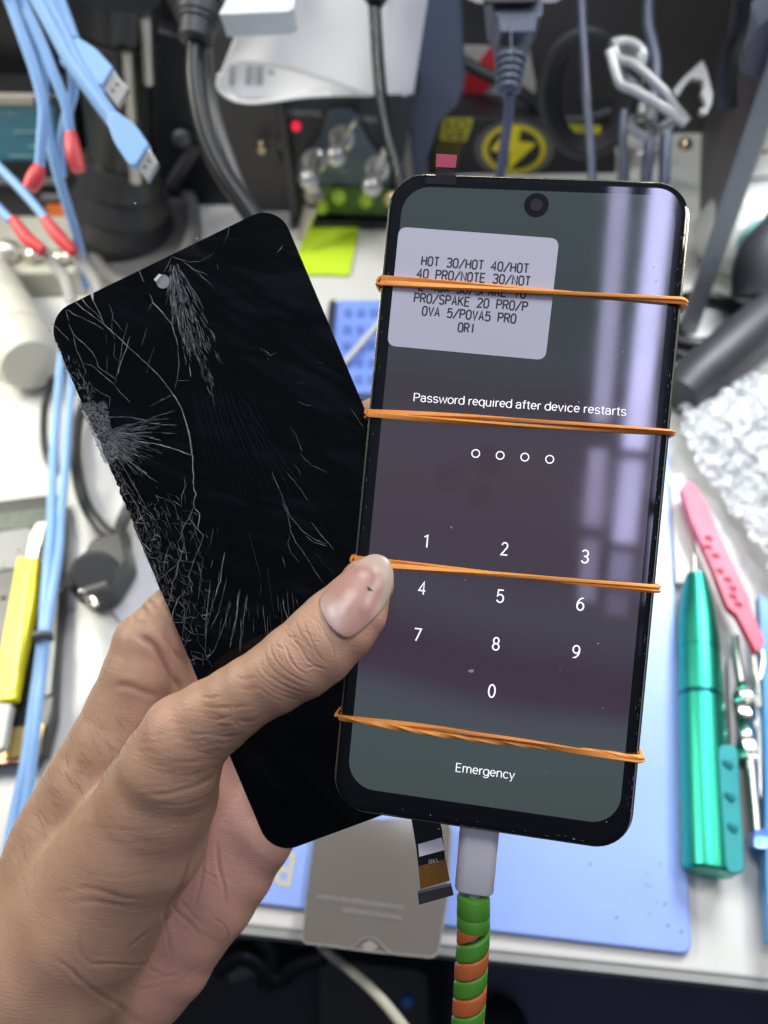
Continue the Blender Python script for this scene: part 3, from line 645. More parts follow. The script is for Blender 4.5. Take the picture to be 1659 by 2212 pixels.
# splits that cut the rim: pale wedges
ms = []
for a, c, d in (((583, 570), (612, 552), (608, 640)), ((297, 735), (327, 742), (322, 752))):
    ms.append(prism([KG(*kpx(*A_(q)), .00001) for q in (a, c, d)], KN*.00008))
mesh('edge_splits', cat(*ms), m_gap, pan, smooth=False)
# camera hole with glass plug
u, v = kpx(*A_((1065, 512)))
ch = mesh('camera_hole', plate(KG, [(u+.0019*math.cos(2*math.pi*k/26), v+.0019*math.sin(2*math.pi*k/26)) for k in range(26)], .00001, .00007), mat('hole_glass', (.30, .30, .31), .3, var=.4, vs=900), crk, smooth=False)
mesh('glint_shard', prism([KG(*kpx(*A_(q)), .0001) for q in ((1008, 500), (1040, 464), (1062, 468), (1020, 515))], KN*.0002), mat('glint_shard', (.75, .8, .85), .2), ch, smooth=False)
# scattered slivers right of the centre
ms = [ribbon([kpx(*p) for p in q], .00012, .00005, KR) for q in ([(570, 755), (585, 768), (600, 760)], [(575, 765), (580, 778)], [(563, 752), (568, 760)], [(680, 782), (695, 785)], [(722, 855), (728, 850)], [(598, 548), (612, 528)])]
mesh('loose_slivers', cat(*ms), mat('sliver', (.34, .35, .34), .3), pan, smooth=False)

# ================================================================== CHARGING CABLE
cb = thing('charging_cable', 'white charging plug below the lit phone with green and orange spiral protector', 'charging cable', PG(.045, .28, -.004))
def CX(x, y, d=.1945): return P(x, y, d)
ax0, ax1 = CX(1037, 1775), CX(1024, 1922)
mesh('plug_shell', sweep([ax0, ax0+(ax1-ax0)*.5, ax0+(ax1-ax0)*.97, ax1], lambda t: [(a*(1-.04*t if t < .9 else .93), b*(1-.04*t if t < .9 else .9)) for a, b in rrect(-.0052, -.0031, .0052, .0031, .0026, 5)], up0=PN), mat('white_plug_plastic', (.66, .64, .68), .42, sss=.1, var=.03), cb, bevel=.0002)
mesh('cord', tube([CX(1024, 1915), CX(1022, 1960), CX(1021, 2050), CX(1016, 2150), CX(1008, 2300), CX(1000, 2500)], .0021, 14), mat('grey_cord', (.35, .33, .32), .7, bump=.6, bs=3000), cb)
m_g = mat('green_silicone', (.085, .30, .030), .42, sss=.12, bump=.12, bs=900, var=.10)
m_o = mat('orange_silicone', (.55, .14, .040), .42, sss=.12, bump=.12, bs=900, var=.10)
cp = crom([CX(1023, 1932), CX(1022.5, 1965), CX(1022, 2030), CX(1018, 2090), CX(1014, 2160), CX(1007, 2260), CX(998, 2400)], 40)
cum = [0]
for i in range(1, len(cp)): cum.append(cum[-1]+np.linalg.norm(cp[i]-cp[i-1]))
def caxis(s):
    i = min(max(int(np.searchsorted(cum, s))-1, 0), len(cp)-2); t = (s-cum[i])/(cum[i+1]-cum[i]); return cp[i]+(cp[i+1]-cp[i])*t, (cp[i+1]-cp[i])/np.linalg.norm(cp[i+1]-cp[i])
def coil(s0, s1, pitch, ph, wd, rr=.00325, th=.0011, taper0=0):
    n = int((s1-s0)/pitch*36); V = []; F = []; prof = rrect(-wd/2, -th, wd/2, th, th*.7, 3); m = len(prof)
    for i in range(n+1):
        s = s0+(s1-s0)*i/n; c, ax = caxis(s); a = np.cross(ax, CR); a /= np.linalg.norm(a); b = np.cross(ax, a)
        th_ = 2*math.pi*(s-s0)/pitch+ph; rd = a*math.cos(th_)+b*math.sin(th_)
        w_ = (.25+.75*min(1, i/10)) if taper0 else 1
        for p, q in prof: V.append(c+ax*p*w_+rd*(rr+q))
    for i in range(n):
        for k in range(m): l = (k+1) % m; F.append((i*m+k, i*m+l, (i+1)*m+l, (i+1)*m+k))
    F.append(tuple(range(m))[::-1]); F.append(tuple(n*m+k for k in range(m)))
    return V, F
c0, ax = caxis(.0)
top = lathe(c0, caxis(.0088)[0], [(0, .0024), (0, .0034), (.03, .0041), (.10, .00435), (.56, .0044), (.60, .00425), (.64, .0044), (.95, .0044), (1, .0042)], 32)
mesh('protector_end', top, m_g, cb)
mesh('orange_spiral', coil(.0078, cum[-1]-.001, .0094, .3-.80, .0047, taper0=1), m_o, cb, auto=60)
mesh('green_spiral', coil(.0060, cum[-1]-.001, .0094, .3+3.1416-2.0, .0047), m_g, cb, auto=60)
# ================================================================== HAND (one continuous surface from a blended distance field)
def hp(x, y, d, r): return (np.array([(x-829.5)/FPX*d, -(y-1106)/FPX*d, d]), r*d/FPX)   # camera-frame mm, radius mm
def chain(*a): return [hp(*q) for q in a]
G_thumb = [chain((790, 1266, 184.5, 58), (763, 1316, 182.5, 74), (730, 1354, 181.5, 82), (690, 1392, 180, 84), (640, 1432, 179, 83), (592, 1466, 179, 78), (545, 1492, 179.5, 75), (505, 1518, 180.5, 77), (460, 1548, 182, 84), (400, 1598, 184, 97), (370, 1655, 186, 108), (345, 1722, 191, 124), (308, 1802, 195, 138), (252, 1885, 198, 142), (185, 1985, 200, 155), (110, 2085, 203, 182), (20, 2210, 206, 205), (-110, 2400, 210, 230))]
G_index = [chain((150, 1880, 211, 128), (160, 1790, 213, 115), (212, 1700, 214, 112), (252, 1615, 215, 102), (284, 1535, 216, 92), (308, 1455, 216, 84), (322, 1395, 217, 77), (360, 1345, 219, 64), (480, 1220, 222, 56), (640, 1050, 219, 50), (730, 960, 217, 46), (806, 902, 215.5, 40)),
           chain((100, 2010, 212, 175), (150, 1880, 211, 128))]
G_palm = [chain((340, 1440, 222, 60), (390, 1560, 226, 92), (410, 1700, 228, 110), (405, 1850, 226, 100), (330, 1980, 220, 100), (230, 2090, 214, 125)),
          chain((600, 1790, 223, 52), (568, 1822, 222, 60), (520, 1880, 222, 69), (466, 1945, 221, 81), (410, 2010, 220, 87), (366, 2068, 219, 92), (318, 2122, 218, 97), (250, 2185, 216, 108), (160, 2280, 213, 135), (20, 2430, 210, 180)),
          chain((500, 1780, 227, 80), (440, 1900, 224, 90)),
          chain((420, 1480, 231, 68), (600, 1360, 236, 60), (760, 1270, 232, 54), (900, 1200, 227, 50), (980, 1160, 224, 44)),
          chain((430, 1620, 233, 72), (640, 1500, 238, 58), (820, 1420, 233, 52), (960, 1370, 228, 46)),
          chain((500, 1770, 229, 66), (660, 1660, 231, 52), (820, 1600, 228, 46), (900, 1570, 225, 40))]
def sd_chain(p, ch):
    d = None
    for (a, ra), (b, rb) in zip(ch[:-1], ch[1:]):
        ab = b-a; t = np.clip(((p-a.astype(p.dtype)) @ ab.astype(p.dtype))/p.dtype.type(ab.dot(ab)), 0, 1)
        a = a.astype(p.dtype); ab = ab.astype(p.dtype); q = p-a-t[:, None]*ab
        e = np.sqrt(q[:, 0]**2+q[:, 1]**2+q[:, 2]**2)-(p.dtype.type(ra)+p.dtype.type(rb-ra)*t)
        d = e if d is None else smin(d, e, 1.2)
    return d
def smin(a, b, k):
    h = np.maximum(k-np.abs(a-b), 0)/k
    return np.minimum(a, b)-h*h*k*.25
def sdf(p, parts=False):
    t = sd_chain(p, G_thumb[0])
    i = smin(sd_chain(p, G_index[0]), sd_chain(p, G_index[1]), 6)
    m = None
    for c in G_palm[:3]: e = sd_chain(p, c); m = e if m is None else smin(m, e, 7)
    for c in G_palm[3:]: m = smin(m, sd_chain(p, c), 4)
    if parts: return t, i, m
    r = smin(smin(i, m, 6), t, 4.0)
    # keep flesh off the rear face of the cracked panel
    return r
# panel planes in the camera frame (mm)
def tocam(p): return MW.T @ (p-CAM)*1000
hx = np.arange(-190, 75, .6, dtype=np.float32)
lo = np.array([-118, -190, 160.]); hi = np.array([40, 42, 256.]); vx = .5
nx, ny, nz_ = [int(math.ceil((hi[i]-lo[i])/vx/16))*16+1 for i in range(3)]
G = np.full((nx, ny, nz_), 9., np.float32); B = 16
for ix in range(0, nx-1, B):
    for iy in range(0, ny-1, B):
        zs = np.arange(0, nz_-1, B)
        c = np.stack([np.full(len(zs), lo[0]+(ix+B/2)*vx), np.full(len(zs), lo[1]+(iy+B/2)*vx), lo[2]+(zs+B/2)*vx], 1).astype(np.float32)
        dc = sdf(c)
        for z, dd in zip(zs, dc):
            if abs(dd) > B*vx*1.05: 
                if dd < 0: G[ix:ix+B+1, iy:iy+B+1, z:z+B+1] = np.where(G[ix:ix+B+1, iy:iy+B+1, z:z+B+1] == 9., -9., G[ix:ix+B+1, iy:iy+B+1, z:z+B+1])
                continue
            g = np.stack(np.meshgrid(lo[0]+np.arange(ix, ix+B+1)*vx, lo[1]+np.arange(iy, iy+B+1)*vx, lo[2]+np.arange(z, z+B+1)*vx, indexing='ij'), -1).reshape(-1, 3).astype(np.float32)
            G[ix:ix+B+1, iy:iy+B+1, z:z+B+1] = sdf(g).reshape(B+1, B+1, B+1)
def surface_nets(G):
    s = G < 0; nx, ny, nz = G.shape
    cnt = np.zeros((nx-1, ny-1, nz-1), np.int8)
    for i in (0, 1):
        for j in (0, 1):
            for k in (0, 1): cnt += s[i:nx-1+i, j:ny-1+j, k:nz-1+k]
    cells = np.argwhere((cnt > 0) & (cnt < 8)); idx = -np.ones(cnt.shape, np.int64); idx[tuple(cells.T)] = np.arange(len(cells))
    acc = np.zeros((len(cells), 3)); n = np.zeros(len(cells))
    cor = [(i, j, k) for i in (0, 1) for j in (0, 1) for k in (0, 1)]
    for a in cor:
        for ax in range(3):
            if a[ax] == 0:
                b = list(a); b[ax] = 1
                fa = G[cells[:, 0]+a[0], cells[:, 1]+a[1], cells[:, 2]+a[2]]; fb = G[cells[:, 0]+b[0], cells[:, 1]+b[1], cells[:, 2]+b[2]]
                m = (fa < 0) != (fb < 0); t = np.where(m, fa/(fa-fb+1e-12), 0)
                q = np.tile(np.array(a, float), (len(cells), 1)); q[:, ax] = t
                acc[m] += q[m]; n[m] += 1
    V = cells+acc/n[:, None]; F = []
    for ax in range(3):
        o1, o2 = [(1, 2), (2, 0), (0, 1)][ax]
        sl0 = [slice(None)]*3; sl1 = [slice(None)]*3; sl0[ax] = slice(0, -1); sl1[ax] = slice(1, None)
        m = s[tuple(sl0)] != s[tuple(sl1)]; e = np.argwhere(m); ins = s[tuple(sl0)][tuple(e.T)]
        ok = (e[:, o1] > 0) & (e[:, o2] > 0) & (e[:, o1] < G.shape[o1]-1) & (e[:, o2] < G.shape[o2]-1); e = e[ok]; ins = ins[ok]
        def at(d1, d2):
            c = e.copy(); c[:, o1] -= d1; c[:, o2] -= d2; return idx[tuple(c.T)]
        q = np.stack([at(1, 1), at(0, 1), at(0, 0), at(1, 0)], 1); q[~ins] = q[~ins][:, ::-1]
        F.append(q)
    return V, np.concatenate(F)
HV, HF = surface_nets(G); HV = lo+HV*vx
bad = (HF < 0).any(1); HF = HF[~bad]
def grad(p, e=.15):
    g = np.stack([sdf(p+np.eye(3)[i]*e)-sdf(p-np.eye(3)[i]*e) for i in range(3)], 1)
    return g/(np.linalg.norm(g, axis=1)[:, None]+1e-9)
def gnorm(V):
    ii = np.clip(np.round((V-lo)/vx).astype(int), 1, np.array(G.shape)-2); g = []
    for a in range(3):
        p_, m_ = ii.copy(), ii.copy(); p_[:, a] += 1; m_[:, a] -= 1; g.append(G[tuple(p_.T)]-G[tuple(m_.T)])
    g = np.stack(g, 1).astype(float); g[np.abs(g).max(1) > 6] = 0
    return g/(np.linalg.norm(g, axis=1)[:, None]+1e-9)
def vnorm(V):
    q = V[HF]; fnm = np.cross(q[:, 2]-q[:, 0], q[:, 3]-q[:, 1]); n = np.zeros_like(V)
    for k in range(4): 
        for a in range(3): n[:, a] += np.bincount(HF[:, k], fnm[:, a], len(V))
    n /= np.linalg.norm(n, axis=1)[:, None]+1e-12
    return n
nG = gnorm(HV); nv_ = vnorm(HV); sg = 1 if (nG*nv_).sum() > 0 else -1
if sg < 0: HF = HF[:, ::-1].copy()
HV = HV-vnorm(HV)*np.clip(sdf(HV.astype(np.float32)), -.4, .4)[:, None]
# finer mesh over the thumb, where the small folds are
fc = HV[HF].mean(1); fx = fc[:, 0]/fc[:, 2]*FPX+829.5; fy = -fc[:, 1]/fc[:, 2]*FPX+1106
sel = (fx > 430) & (fx < 870) & (fy > 1170) & (fy < 1640) & (fc[:, 2] < 192)
Q = HF[sel]; rest = HF[~sel]
E_ = np.concatenate([np.sort(np.stack([Q[:, k], Q[:, (k+1) % 4]], 1), 1) for k in range(4)]); ue, inv = np.unique(E_, axis=0, return_inverse=True); inv = inv.reshape(-1)
n0_ = len(HV); nq = len(Q); em = [n0_+inv[k*nq:(k+1)*nq] for k in range(4)]; ce = n0_+len(ue)+np.arange(nq)
HV = np.concatenate([HV, HV[ue].mean(1), HV[Q].mean(1)])
HF = np.concatenate([rest]+[np.stack([Q[:, k], em[k], ce, em[(k-1) % 4]], 1) for k in range(4)])
# ---- flatten the flesh that presses against the panel's back and the phone's face
pn = MW.T @ KN; po = tocam(KG(0, 0, -.0024)); hgt = (HV-po) @ pn
u_ = (HV-tocam(KO)) @ (MW.T @ KU); v_ = (HV-tocam(KO)) @ (MW.T @ KV)
_t, _i, _m = sdf(HV, True)
other = np.minimum(_i, _m) < _t
inside = (u_ > -.5) & (v_ > -2) & (v_ < 167) & (u_ < 75) & other & (hgt > 0) & (hgt < 14)
HV[inside] -= (pn[None]*hgt[inside][:, None])
fn = MW.T @ PN; fo = tocam(PG(0, 0, .0006)); hg = (HV-fo) @ fn
uu = (HV-tocam(PO)) @ (MW.T @ PU)
ins2 = (hg < 0) & (hg > -6) & (uu > 0) & (~other)
HV[ins2] -= fn[None]*hg[ins2][:, None]
# ---- creases, drawn on the skin surface (display positions of the folds at their place on the hand)
def z3(z): return (z[0]*.3968+219.4, z[1]*.3968+1206.9)
def z0(z): return (z[0]*.3968, z[1]*.3968+1536)
def zt(z): return ((z[0]/2.074+1000)/1.8228, (z[1]/2.074+2100)/1.8228)
n0 = vnorm(HV)
px = np.stack([HV[:, 0]/HV[:, 2]*FPX+829.5, -HV[:, 1]/HV[:, 2]*FPX+1106], 1)
front = -(n0*HV).sum(1)/np.linalg.norm(HV, axis=1) > -.05
thm = ~other
disp_ = np.zeros(len(HV))
def crease(f, pts, depth, w, mask, ridge=.35):
    q = [np.array(f(p)) for p in pts]; q = [c[:2] for c in crom([np.append(c, 0) for c in q], 6)] if len(q) > 2 else q
    lo_ = np.min(q, 0)-w*6; hi_ = np.max(q, 0)+w*6
    s = np.where(mask & front & (px[:, 0] > lo_[0]) & (px[:, 0] < hi_[0]) & (px[:, 1] > lo_[1]) & (px[:, 1] < hi_[1]))[0]
    if not len(s): return
    P2 = px[s]; dm = np.full(len(s), 1e9); tm = np.zeros(len(s)); N = len(q)-1
    for i in range(N):
        a, b = q[i], q[i+1]; ab = b-a; t = np.clip(((P2-a) @ ab)/(ab.dot(ab)+1e-9), 0, 1); d = np.linalg.norm(P2-a-t[:, None]*ab, axis=1)
        u = d < dm; dm[u] = d[u]; tm[u] = (i+t[u])/N
    tp = np.clip(np.minimum(tm, 1-tm)*5+.12, 0, 1)
    disp_[s] += tp*depth*(-np.exp(-(dm/w)**2)+ridge*np.exp(-((dm-w*2.2)/(w*1.3))**2))
TM = thm
# knuckle of the thumb
for pts, dp in (([(590, 470), (640, 560), (650, 640), (640, 720)], .22), ([(530, 560), (600, 680), (640, 800), (640, 900)], .2), ([(470, 660), (560, 780), (640, 930), (650, 1000)], .28), ([(400, 680), (430, 800), (480, 900), (520, 1000), (600, 1060)], .35), ([(340, 720), (400, 860), (480, 960)], .35), ([(300, 780), (340, 880), (390, 960), (450, 1050), (560, 1110)], .40), ([(250, 800), (310, 860), (340, 900)], .42), ([(230, 880), (270, 960), (300, 1040), (360, 1110), (440, 1160)], .45), ([(190, 860), (180, 900), (240, 960)], .32), ([(140, 900), (140, 960), (180, 1040), (250, 1120), (360, 1190), (470, 1230)], .35), ([(90, 960), (110, 1060), (180, 1140), (300, 1220), (430, 1270)], .28), ([(40, 1020), (80, 1120), (180, 1210), (320, 1280), (450, 1320)], .24), ([(0, 1080), (60, 1180), (180, 1270), (330, 1330)], .2), ([(0, 1160), (120, 1270), (280, 1350), (420, 1380)], .18), ([(0, 1230), (120, 1330), (260, 1400)], .16), ([(380, 620), (480, 700), (540, 800), (600, 860)], .2), ([(420, 1100), (500, 1090), (600, 1120)], .30), ([(270, 840), (350, 850), (420, 900)], .25), ([(260, 960), (210, 920), (170, 930)], .25), ([(200, 820), (260, 790), (330, 820)], .22)):
    crease(zt, pts, dp*.38, 2.2, TM)
kr = random.Random(21)
for k in range(46):   # small cross folds between the big ones
    x = kr.uniform(60, 560); y = 1010+(300-x)*.62+kr.gauss(0, 105); l = kr.uniform(40, 130); an_ = kr.gauss(1.05, .25)
    crease(zt, [(x-math.cos(an_)*l/2, y-math.sin(an_)*l/2), (x+kr.uniform(-8, 8), y+kr.uniform(-8, 8)), (x+math.cos(an_)*l/2, y+math.sin(an_)*l/2)], kr.uniform(.03, .07), 1.9, TM)
for k in range(60):   # faint long lines over the first segment and the ball of the thumb
    x = kr.uniform(-900, 0); y = 1500+(-x)*.35+kr.gauss(0, 160); l = kr.uniform(80, 260)
    crease(zt, [(x-l/2, y+kr.uniform(-14, 6)), (x, y+kr.uniform(0, 14)), (x+l/2, y+kr.uniform(-24, 4))], kr.uniform(.03, .09), 3.4, TM)
# folds at the base of the thumb
for pts, dp, w_ in (([(240, 1275), (330, 1280), (430, 1260), (540, 1225), (640, 1170)], .75, 6), ([(200, 1240), (290, 1245), (400, 1230), (500, 1200)], .3, 5), ([(380, 1180), (480, 1180), (580, 1150), (660, 1120)], .35, 4), ([(330, 1100), (440, 1110), (560, 1085), (660, 1040)], .28, 4), ([(360, 1020), (480, 1040), (600, 1020), (720, 960)], .22, 4), ([(300, 1330), (430, 1340), (560, 1300), (650, 1240)], .45, 5), ([(330, 940), (450, 960), (600, 960), (760, 920)], .16, 4), ([(560, 1040), (500, 1000), (430, 990)], .2, 3), ([(300, 1390), (420, 1400), (540, 1380), (630, 1330)], .2, 4), ([(380, 1440), (480, 1440), (600, 1400)], .16, 4), ([(400, 1010), (540, 1060), (650, 1080)], .2, 3)):
    crease(z3, pts, dp*.24, w_*.8, TM)
for pts, dp, w_ in (([(400, 960), (480, 965), (580, 980), (680, 1010), (800, 1020)], .6, 6), ([(380, 1040), (500, 1035), (640, 1050), (780, 1060)], .5, 6), ([(280, 1000), (340, 980), (400, 985)], .3, 5), ([(640, 1060), (740, 1080), (820, 1060)], .25, 4), ([(440, 620), (600, 640), (800, 650), (1000, 600)], .2, 5), ([(500, 700), (700, 720), (900, 700)], .18, 5), ([(560, 780), (760, 800), (980, 740)], .15, 5), ([(450, 880), (650, 900), (850, 880)], .2, 5)):
    crease(z0, pts, dp*.24, w_*.8, TM)
# palm and wrist lines
ALL = np.ones(len(HV), bool)
for pts, dp, w_ in (([(1040, 780), (1010, 900), (950, 1000), (900, 1080), (910, 1200), (930, 1330)], .55, 5), ([(1110, 760), (1100, 900), (1060, 1060)], .35, 4), ([(1180, 700), (1190, 850), (1220, 960), (1230, 1060)], .4, 4.5), ([(930, 1040), (960, 1090), (1050, 1170), (1100, 1240)], .4, 4), ([(960, 1000), (1040, 1100), (1120, 1180)], .25, 3), ([(880, 1080), (890, 1180), (880, 1280)], .35, 4), ([(1140, 1110), (1220, 1170), (1240, 1230), (1200, 1270)], .3, 3), ([(1050, 870), (1120, 880), (1200, 930)], .22, 3), ([(820, 1180), (760, 1230), (700, 1280)], .3, 4), ([(440, 1210), (430, 1270), (450, 1330), (500, 1370), (640, 1390)], .2, 6), ([(480, 1380), (600, 1370), (740, 1380), (860, 1360)], .35, 4), ([(760, 1360), (860, 1430), (980, 1440)], .3, 4), ([(780, 1300), (830, 1400), (880, 1420)], .25, 3), ([(380, 1370), (420, 1440), (520, 1530), (640, 1600), (790, 1690)], .34, 6), ([(640, 1600), (680, 1650), (790, 1700)], .25, 8), ([(700, 1490), (800, 1510), (900, 1480)], .25, 4), ([(740, 1420), (820, 1460), (1000, 1420)], .2, 3), ([(300, 1340), (380, 1400), (440, 1480)], .35, 5), ([(1080, 1190), (1150, 1240), (1200, 1250)], .2, 3), ([(960, 1500), (1040, 1420), (1100, 1380)], .2, 3)):
    crease(z0, pts, dp*.5, w_*.8, ALL)
# web fold between thumb and index
for pts, dp, w_ in (([(190, 410), (250, 440), (300, 480), (350, 570), (400, 660), (440, 720)], .6, 8), ([(60, 690), (140, 690), (220, 720), (320, 750)], .3, 7), ([(290, 540), (340, 640), (390, 720)], .25, 6), ([(190, 220), (230, 270), (260, 330)], .25, 4), ([(230, 210), (280, 250), (300, 300)], .25, 4), ([(150, 290), (200, 330), (250, 350)], .2, 4), ([(330, 390), (380, 480), (430, 560)], .3, 5)):
    crease(z3, pts, dp, w_, ~TM)
crease(z0, [(740, 60), (650, 130), (560, 230), (470, 310), (400, 380)], -.6, 12, TM, 0)
# low-frequency waviness so that tendons and pads are not tubes
rs = np.random.RandomState(3); wv = np.zeros(len(HV))
for k in range(26):
    kv = rs.normal(0, .16, 3); wv += np.sin(HV @ kv+rs.uniform(0, 6))*.05
HV = HV+n0*(disp_+wv)[:, None]
# rays from the camera position onto the skin: used to seat the nail
from mathutils.bvhtree import BVHTree
bvh = BVHTree.FromPolygons([tuple(v) for v in HV], [tuple(f) for f in HF])
def onskin(x, y):
    d = Vector(((x-829.5)/FPX, -(y-1106)/FPX, 1)).normalized(); h = bvh.ray_cast(Vector((0, 0, 0)), d)
    return (np.array(h[0]), np.array(h[1])) if h[0] is not None else None
def c2w(p): return CAM+(MW @ np.asarray(p, float).T).T/1000
WV = CAM+(HV @ MW.T)/1000
hand = mesh('hand', (WV, [tuple(int(i) for i in f) for f in HF]), mat('skin_placeholder', (.4, .26, .18)), None, loc=WV.mean(0)*[1, 1, 0]+[0, 0, WV[:, 2].min()],
            label='left hand gripping both screens, thumb laid across the lit phone', category='hand', auto=0)
# skin attributes: pinkness and a surface texture frame
def near(x, y, r): return np.exp(-(((px[:, 0]-x)**2+(px[:, 1]-y)**2)/r**2))
pink = np.clip(np.where(other & (_m < _i+1.5), .85, .12), 0, 1)*np.clip((px[:, 0]*.75+px[:, 1]*.55-1080)/170+.2, .15, 1)
pink = np.maximum(pink, near(822, 1370, 60)*.9); pink = np.maximum(pink, near(760, 1440, 60)*.45); pink = np.maximum(pink, near(370, 1410, 55)*.8); pink = np.maximum(pink, near(345, 1545, 60)*.45)
pink = np.maximum(pink, near(390, 1860, 70)*.5)
at_ = hand.data.attributes.new('pinkness', 'FLOAT', 'POINT'); at_.data.foreach_set('value', pink.astype(np.float32))
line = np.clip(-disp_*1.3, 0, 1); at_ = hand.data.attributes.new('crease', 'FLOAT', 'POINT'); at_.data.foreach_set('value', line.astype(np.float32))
an = np.where(thm & (px[:, 0] > 330), R(50), R(78)); 
th_ax = np.stack([np.cos(R(38))*np.ones(len(HV)), np.sin(R(38))*np.ones(len(HV)), np.zeros(len(HV))], 1)
sk = np.stack([(HV*th_ax).sum(1), HV[:, 1]*.79-HV[:, 0]*.61, HV[:, 2]], 1)
at_ = hand.data.attributes.new('skin_frame', 'FLOAT_VECTOR', 'POINT'); at_.data.foreach_set('vector', np.stack([HV[:, 0], HV[:, 1], HV[:, 2]], 1).astype(np.float32).ravel())
tw = near(610, 1445, 95)*thm; at_ = hand.data.attributes.new('knuckle', 'FLOAT', 'POINT'); at_.data.foreach_set('value', tw.astype(np.float32))
m = bpy.data.materials.new('skin'); m.use_nodes = True; nt = m.node_tree; b = nt.nodes['Principled BSDF']; I = b.inputs
def N(t, **k):
    n = nt.nodes.new(t)
    for a, v in k.items(): setattr(n, a, v)
    return n
def attr(nm): n = N('ShaderNodeAttribute'); n.attribute_name = nm; return n
ap, ac, af, ak = attr('pinkness'), attr('crease'), attr('skin_frame'), attr('knuckle')
def mix(f, a, c):
    n = N('ShaderNodeMix', data_type='RGBA')
    for s, v in ((0, f), (6, a), (7, c)):
        if isinstance(v, tuple) or isinstance(v, float): n.inputs[s].default_value = v
        else: nt.links.new(v, n.inputs[s])
    return n.outputs[2]
n1 = N('ShaderNodeTexNoise'); n1.inputs['Scale'].default_value = .11; n1.inputs['Detail'].default_value = 6; nt.links.new(af.outputs['Vector'], n1.inputs['Vector'])
base = mix(n1.outputs['Fac'], (.43, .25, .155, 1), (.58, .37, .245, 1))
base = mix(ap.outputs['Fac'], base, (.64, .35, .26, 1))
n2 = N('ShaderNodeTexNoise'); n2.inputs['Scale'].default_value = .5; n2.inputs['Detail'].default_value = 4; nt.links.new(af.outputs['Vector'], n2.inputs['Vector'])
mr = N('ShaderNodeMapRange'); mr.inputs[1].default_value = .45; mr.inputs[2].default_value = .75; mr.inputs[3].default_value = 0; mr.inputs[4].default_value = .42; nt.links.new(n2.outputs['Fac'], mr.inputs[0])
base = mix(mr.outputs[0], base, (.55, .30, .20, 1))
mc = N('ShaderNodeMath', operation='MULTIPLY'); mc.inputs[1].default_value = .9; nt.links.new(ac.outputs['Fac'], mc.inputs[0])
base = mix(mc.outputs[0], base, (.20, .095, .055, 1))  # shade in the folds painted into the skin as dark brown
nt.links.new(base, I['Base Color']); I['Roughness'].default_value = .42; I['Specular IOR Level'].default_value = .45
I['Subsurface Weight'].default_value = .32; I['Subsurface Radius'].default_value = (1, .36, .2); I['Subsurface Scale'].default_value = .0026
# fine relief: polygonal skin cells plus transverse hairline wrinkles
vo = N('ShaderNodeTexVoronoi', feature='DISTANCE_TO_EDGE'); vo.inputs['Scale'].default_value = 1.25
nw = N('ShaderNodeTexNoise'); nw.inputs['Scale'].default_value = .9; nt.links.new(af.outputs['Vector'], nw.inputs['Vector'])
va = N('ShaderNodeVectorMath', operation='MULTIPLY_ADD'); va.inputs[1].default_value = (1.1, 1.1, 1.1); nt.links.new(nw.outputs['Color'], va.inputs[0]); nt.links.new(af.outputs['Vector'], va.inputs[2]); nt.links.new(va.outputs[0], vo.inputs['Vector'])
mp = N('ShaderNodeMapping'); mp.vector_type = 'TEXTURE'; mp.inputs['Rotation'].default_value = (0, 0, R(-8)); mp.inputs['Scale'].default_value = (5.5, .50, 2.4); nt.links.new(af.outputs['Vector'], mp.inputs['Vector'])
wr = N('ShaderNodeTexNoise'); wr.inputs['Scale'].default_value = .8; wr.inputs['Detail'].default_value = 3; wr.inputs['Roughness'].default_value = .6; nt.links.new(mp.outputs[0], wr.inputs['Vector'])
v1 = N('ShaderNodeMapRange'); v1.inputs[1].default_value = 0; v1.inputs[2].default_value = .22; v1.inputs[3].default_value = 0; v1.inputs[4].default_value = .55; nt.links.new(vo.outputs['Distance'], v1.inputs[0])
sm_ = N('ShaderNodeMath', operation='MULTIPLY_ADD'); sm_.inputs[1].default_value = 1.8; nt.links.new(wr.outputs['Fac'], sm_.inputs[0]); nt.links.new(v1.outputs[0], sm_.inputs[2])
bmp = N('ShaderNodeBump'); bmp.inputs['Strength'].default_value = .28; bmp.inputs['Distance'].default_value = .00022
nt.links.new(sm_.outputs[0], bmp.inputs['Height']); nt.links.new(bmp.outputs['Normal'], I['Normal'])
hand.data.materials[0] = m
# thumb nail, seated on the skin
nail_px = [(691, 1292), (694, 1318), (705, 1343), (724, 1364), (746, 1378), (764, 1374), (785, 1358), (806, 1338), (826, 1316), (842, 1288), (850, 1256), (849, 1232), (842, 1212), (828, 1201), (808, 1197), (786, 1204), (762, 1222), (737, 1243), (712, 1266)]
nail_px = [tuple(q[:2]) for q in crom([(x, y, 0) for x, y in nail_px], 3, True)]
cen = np.array([772., 1284.]); NV = []; rings = [1, .975, .93, .86, .78, .7, .62, .54, .46, .38, .3, .2, .1, 0.0]; NNr = len(nail_px)
ref = onskin(*cen)
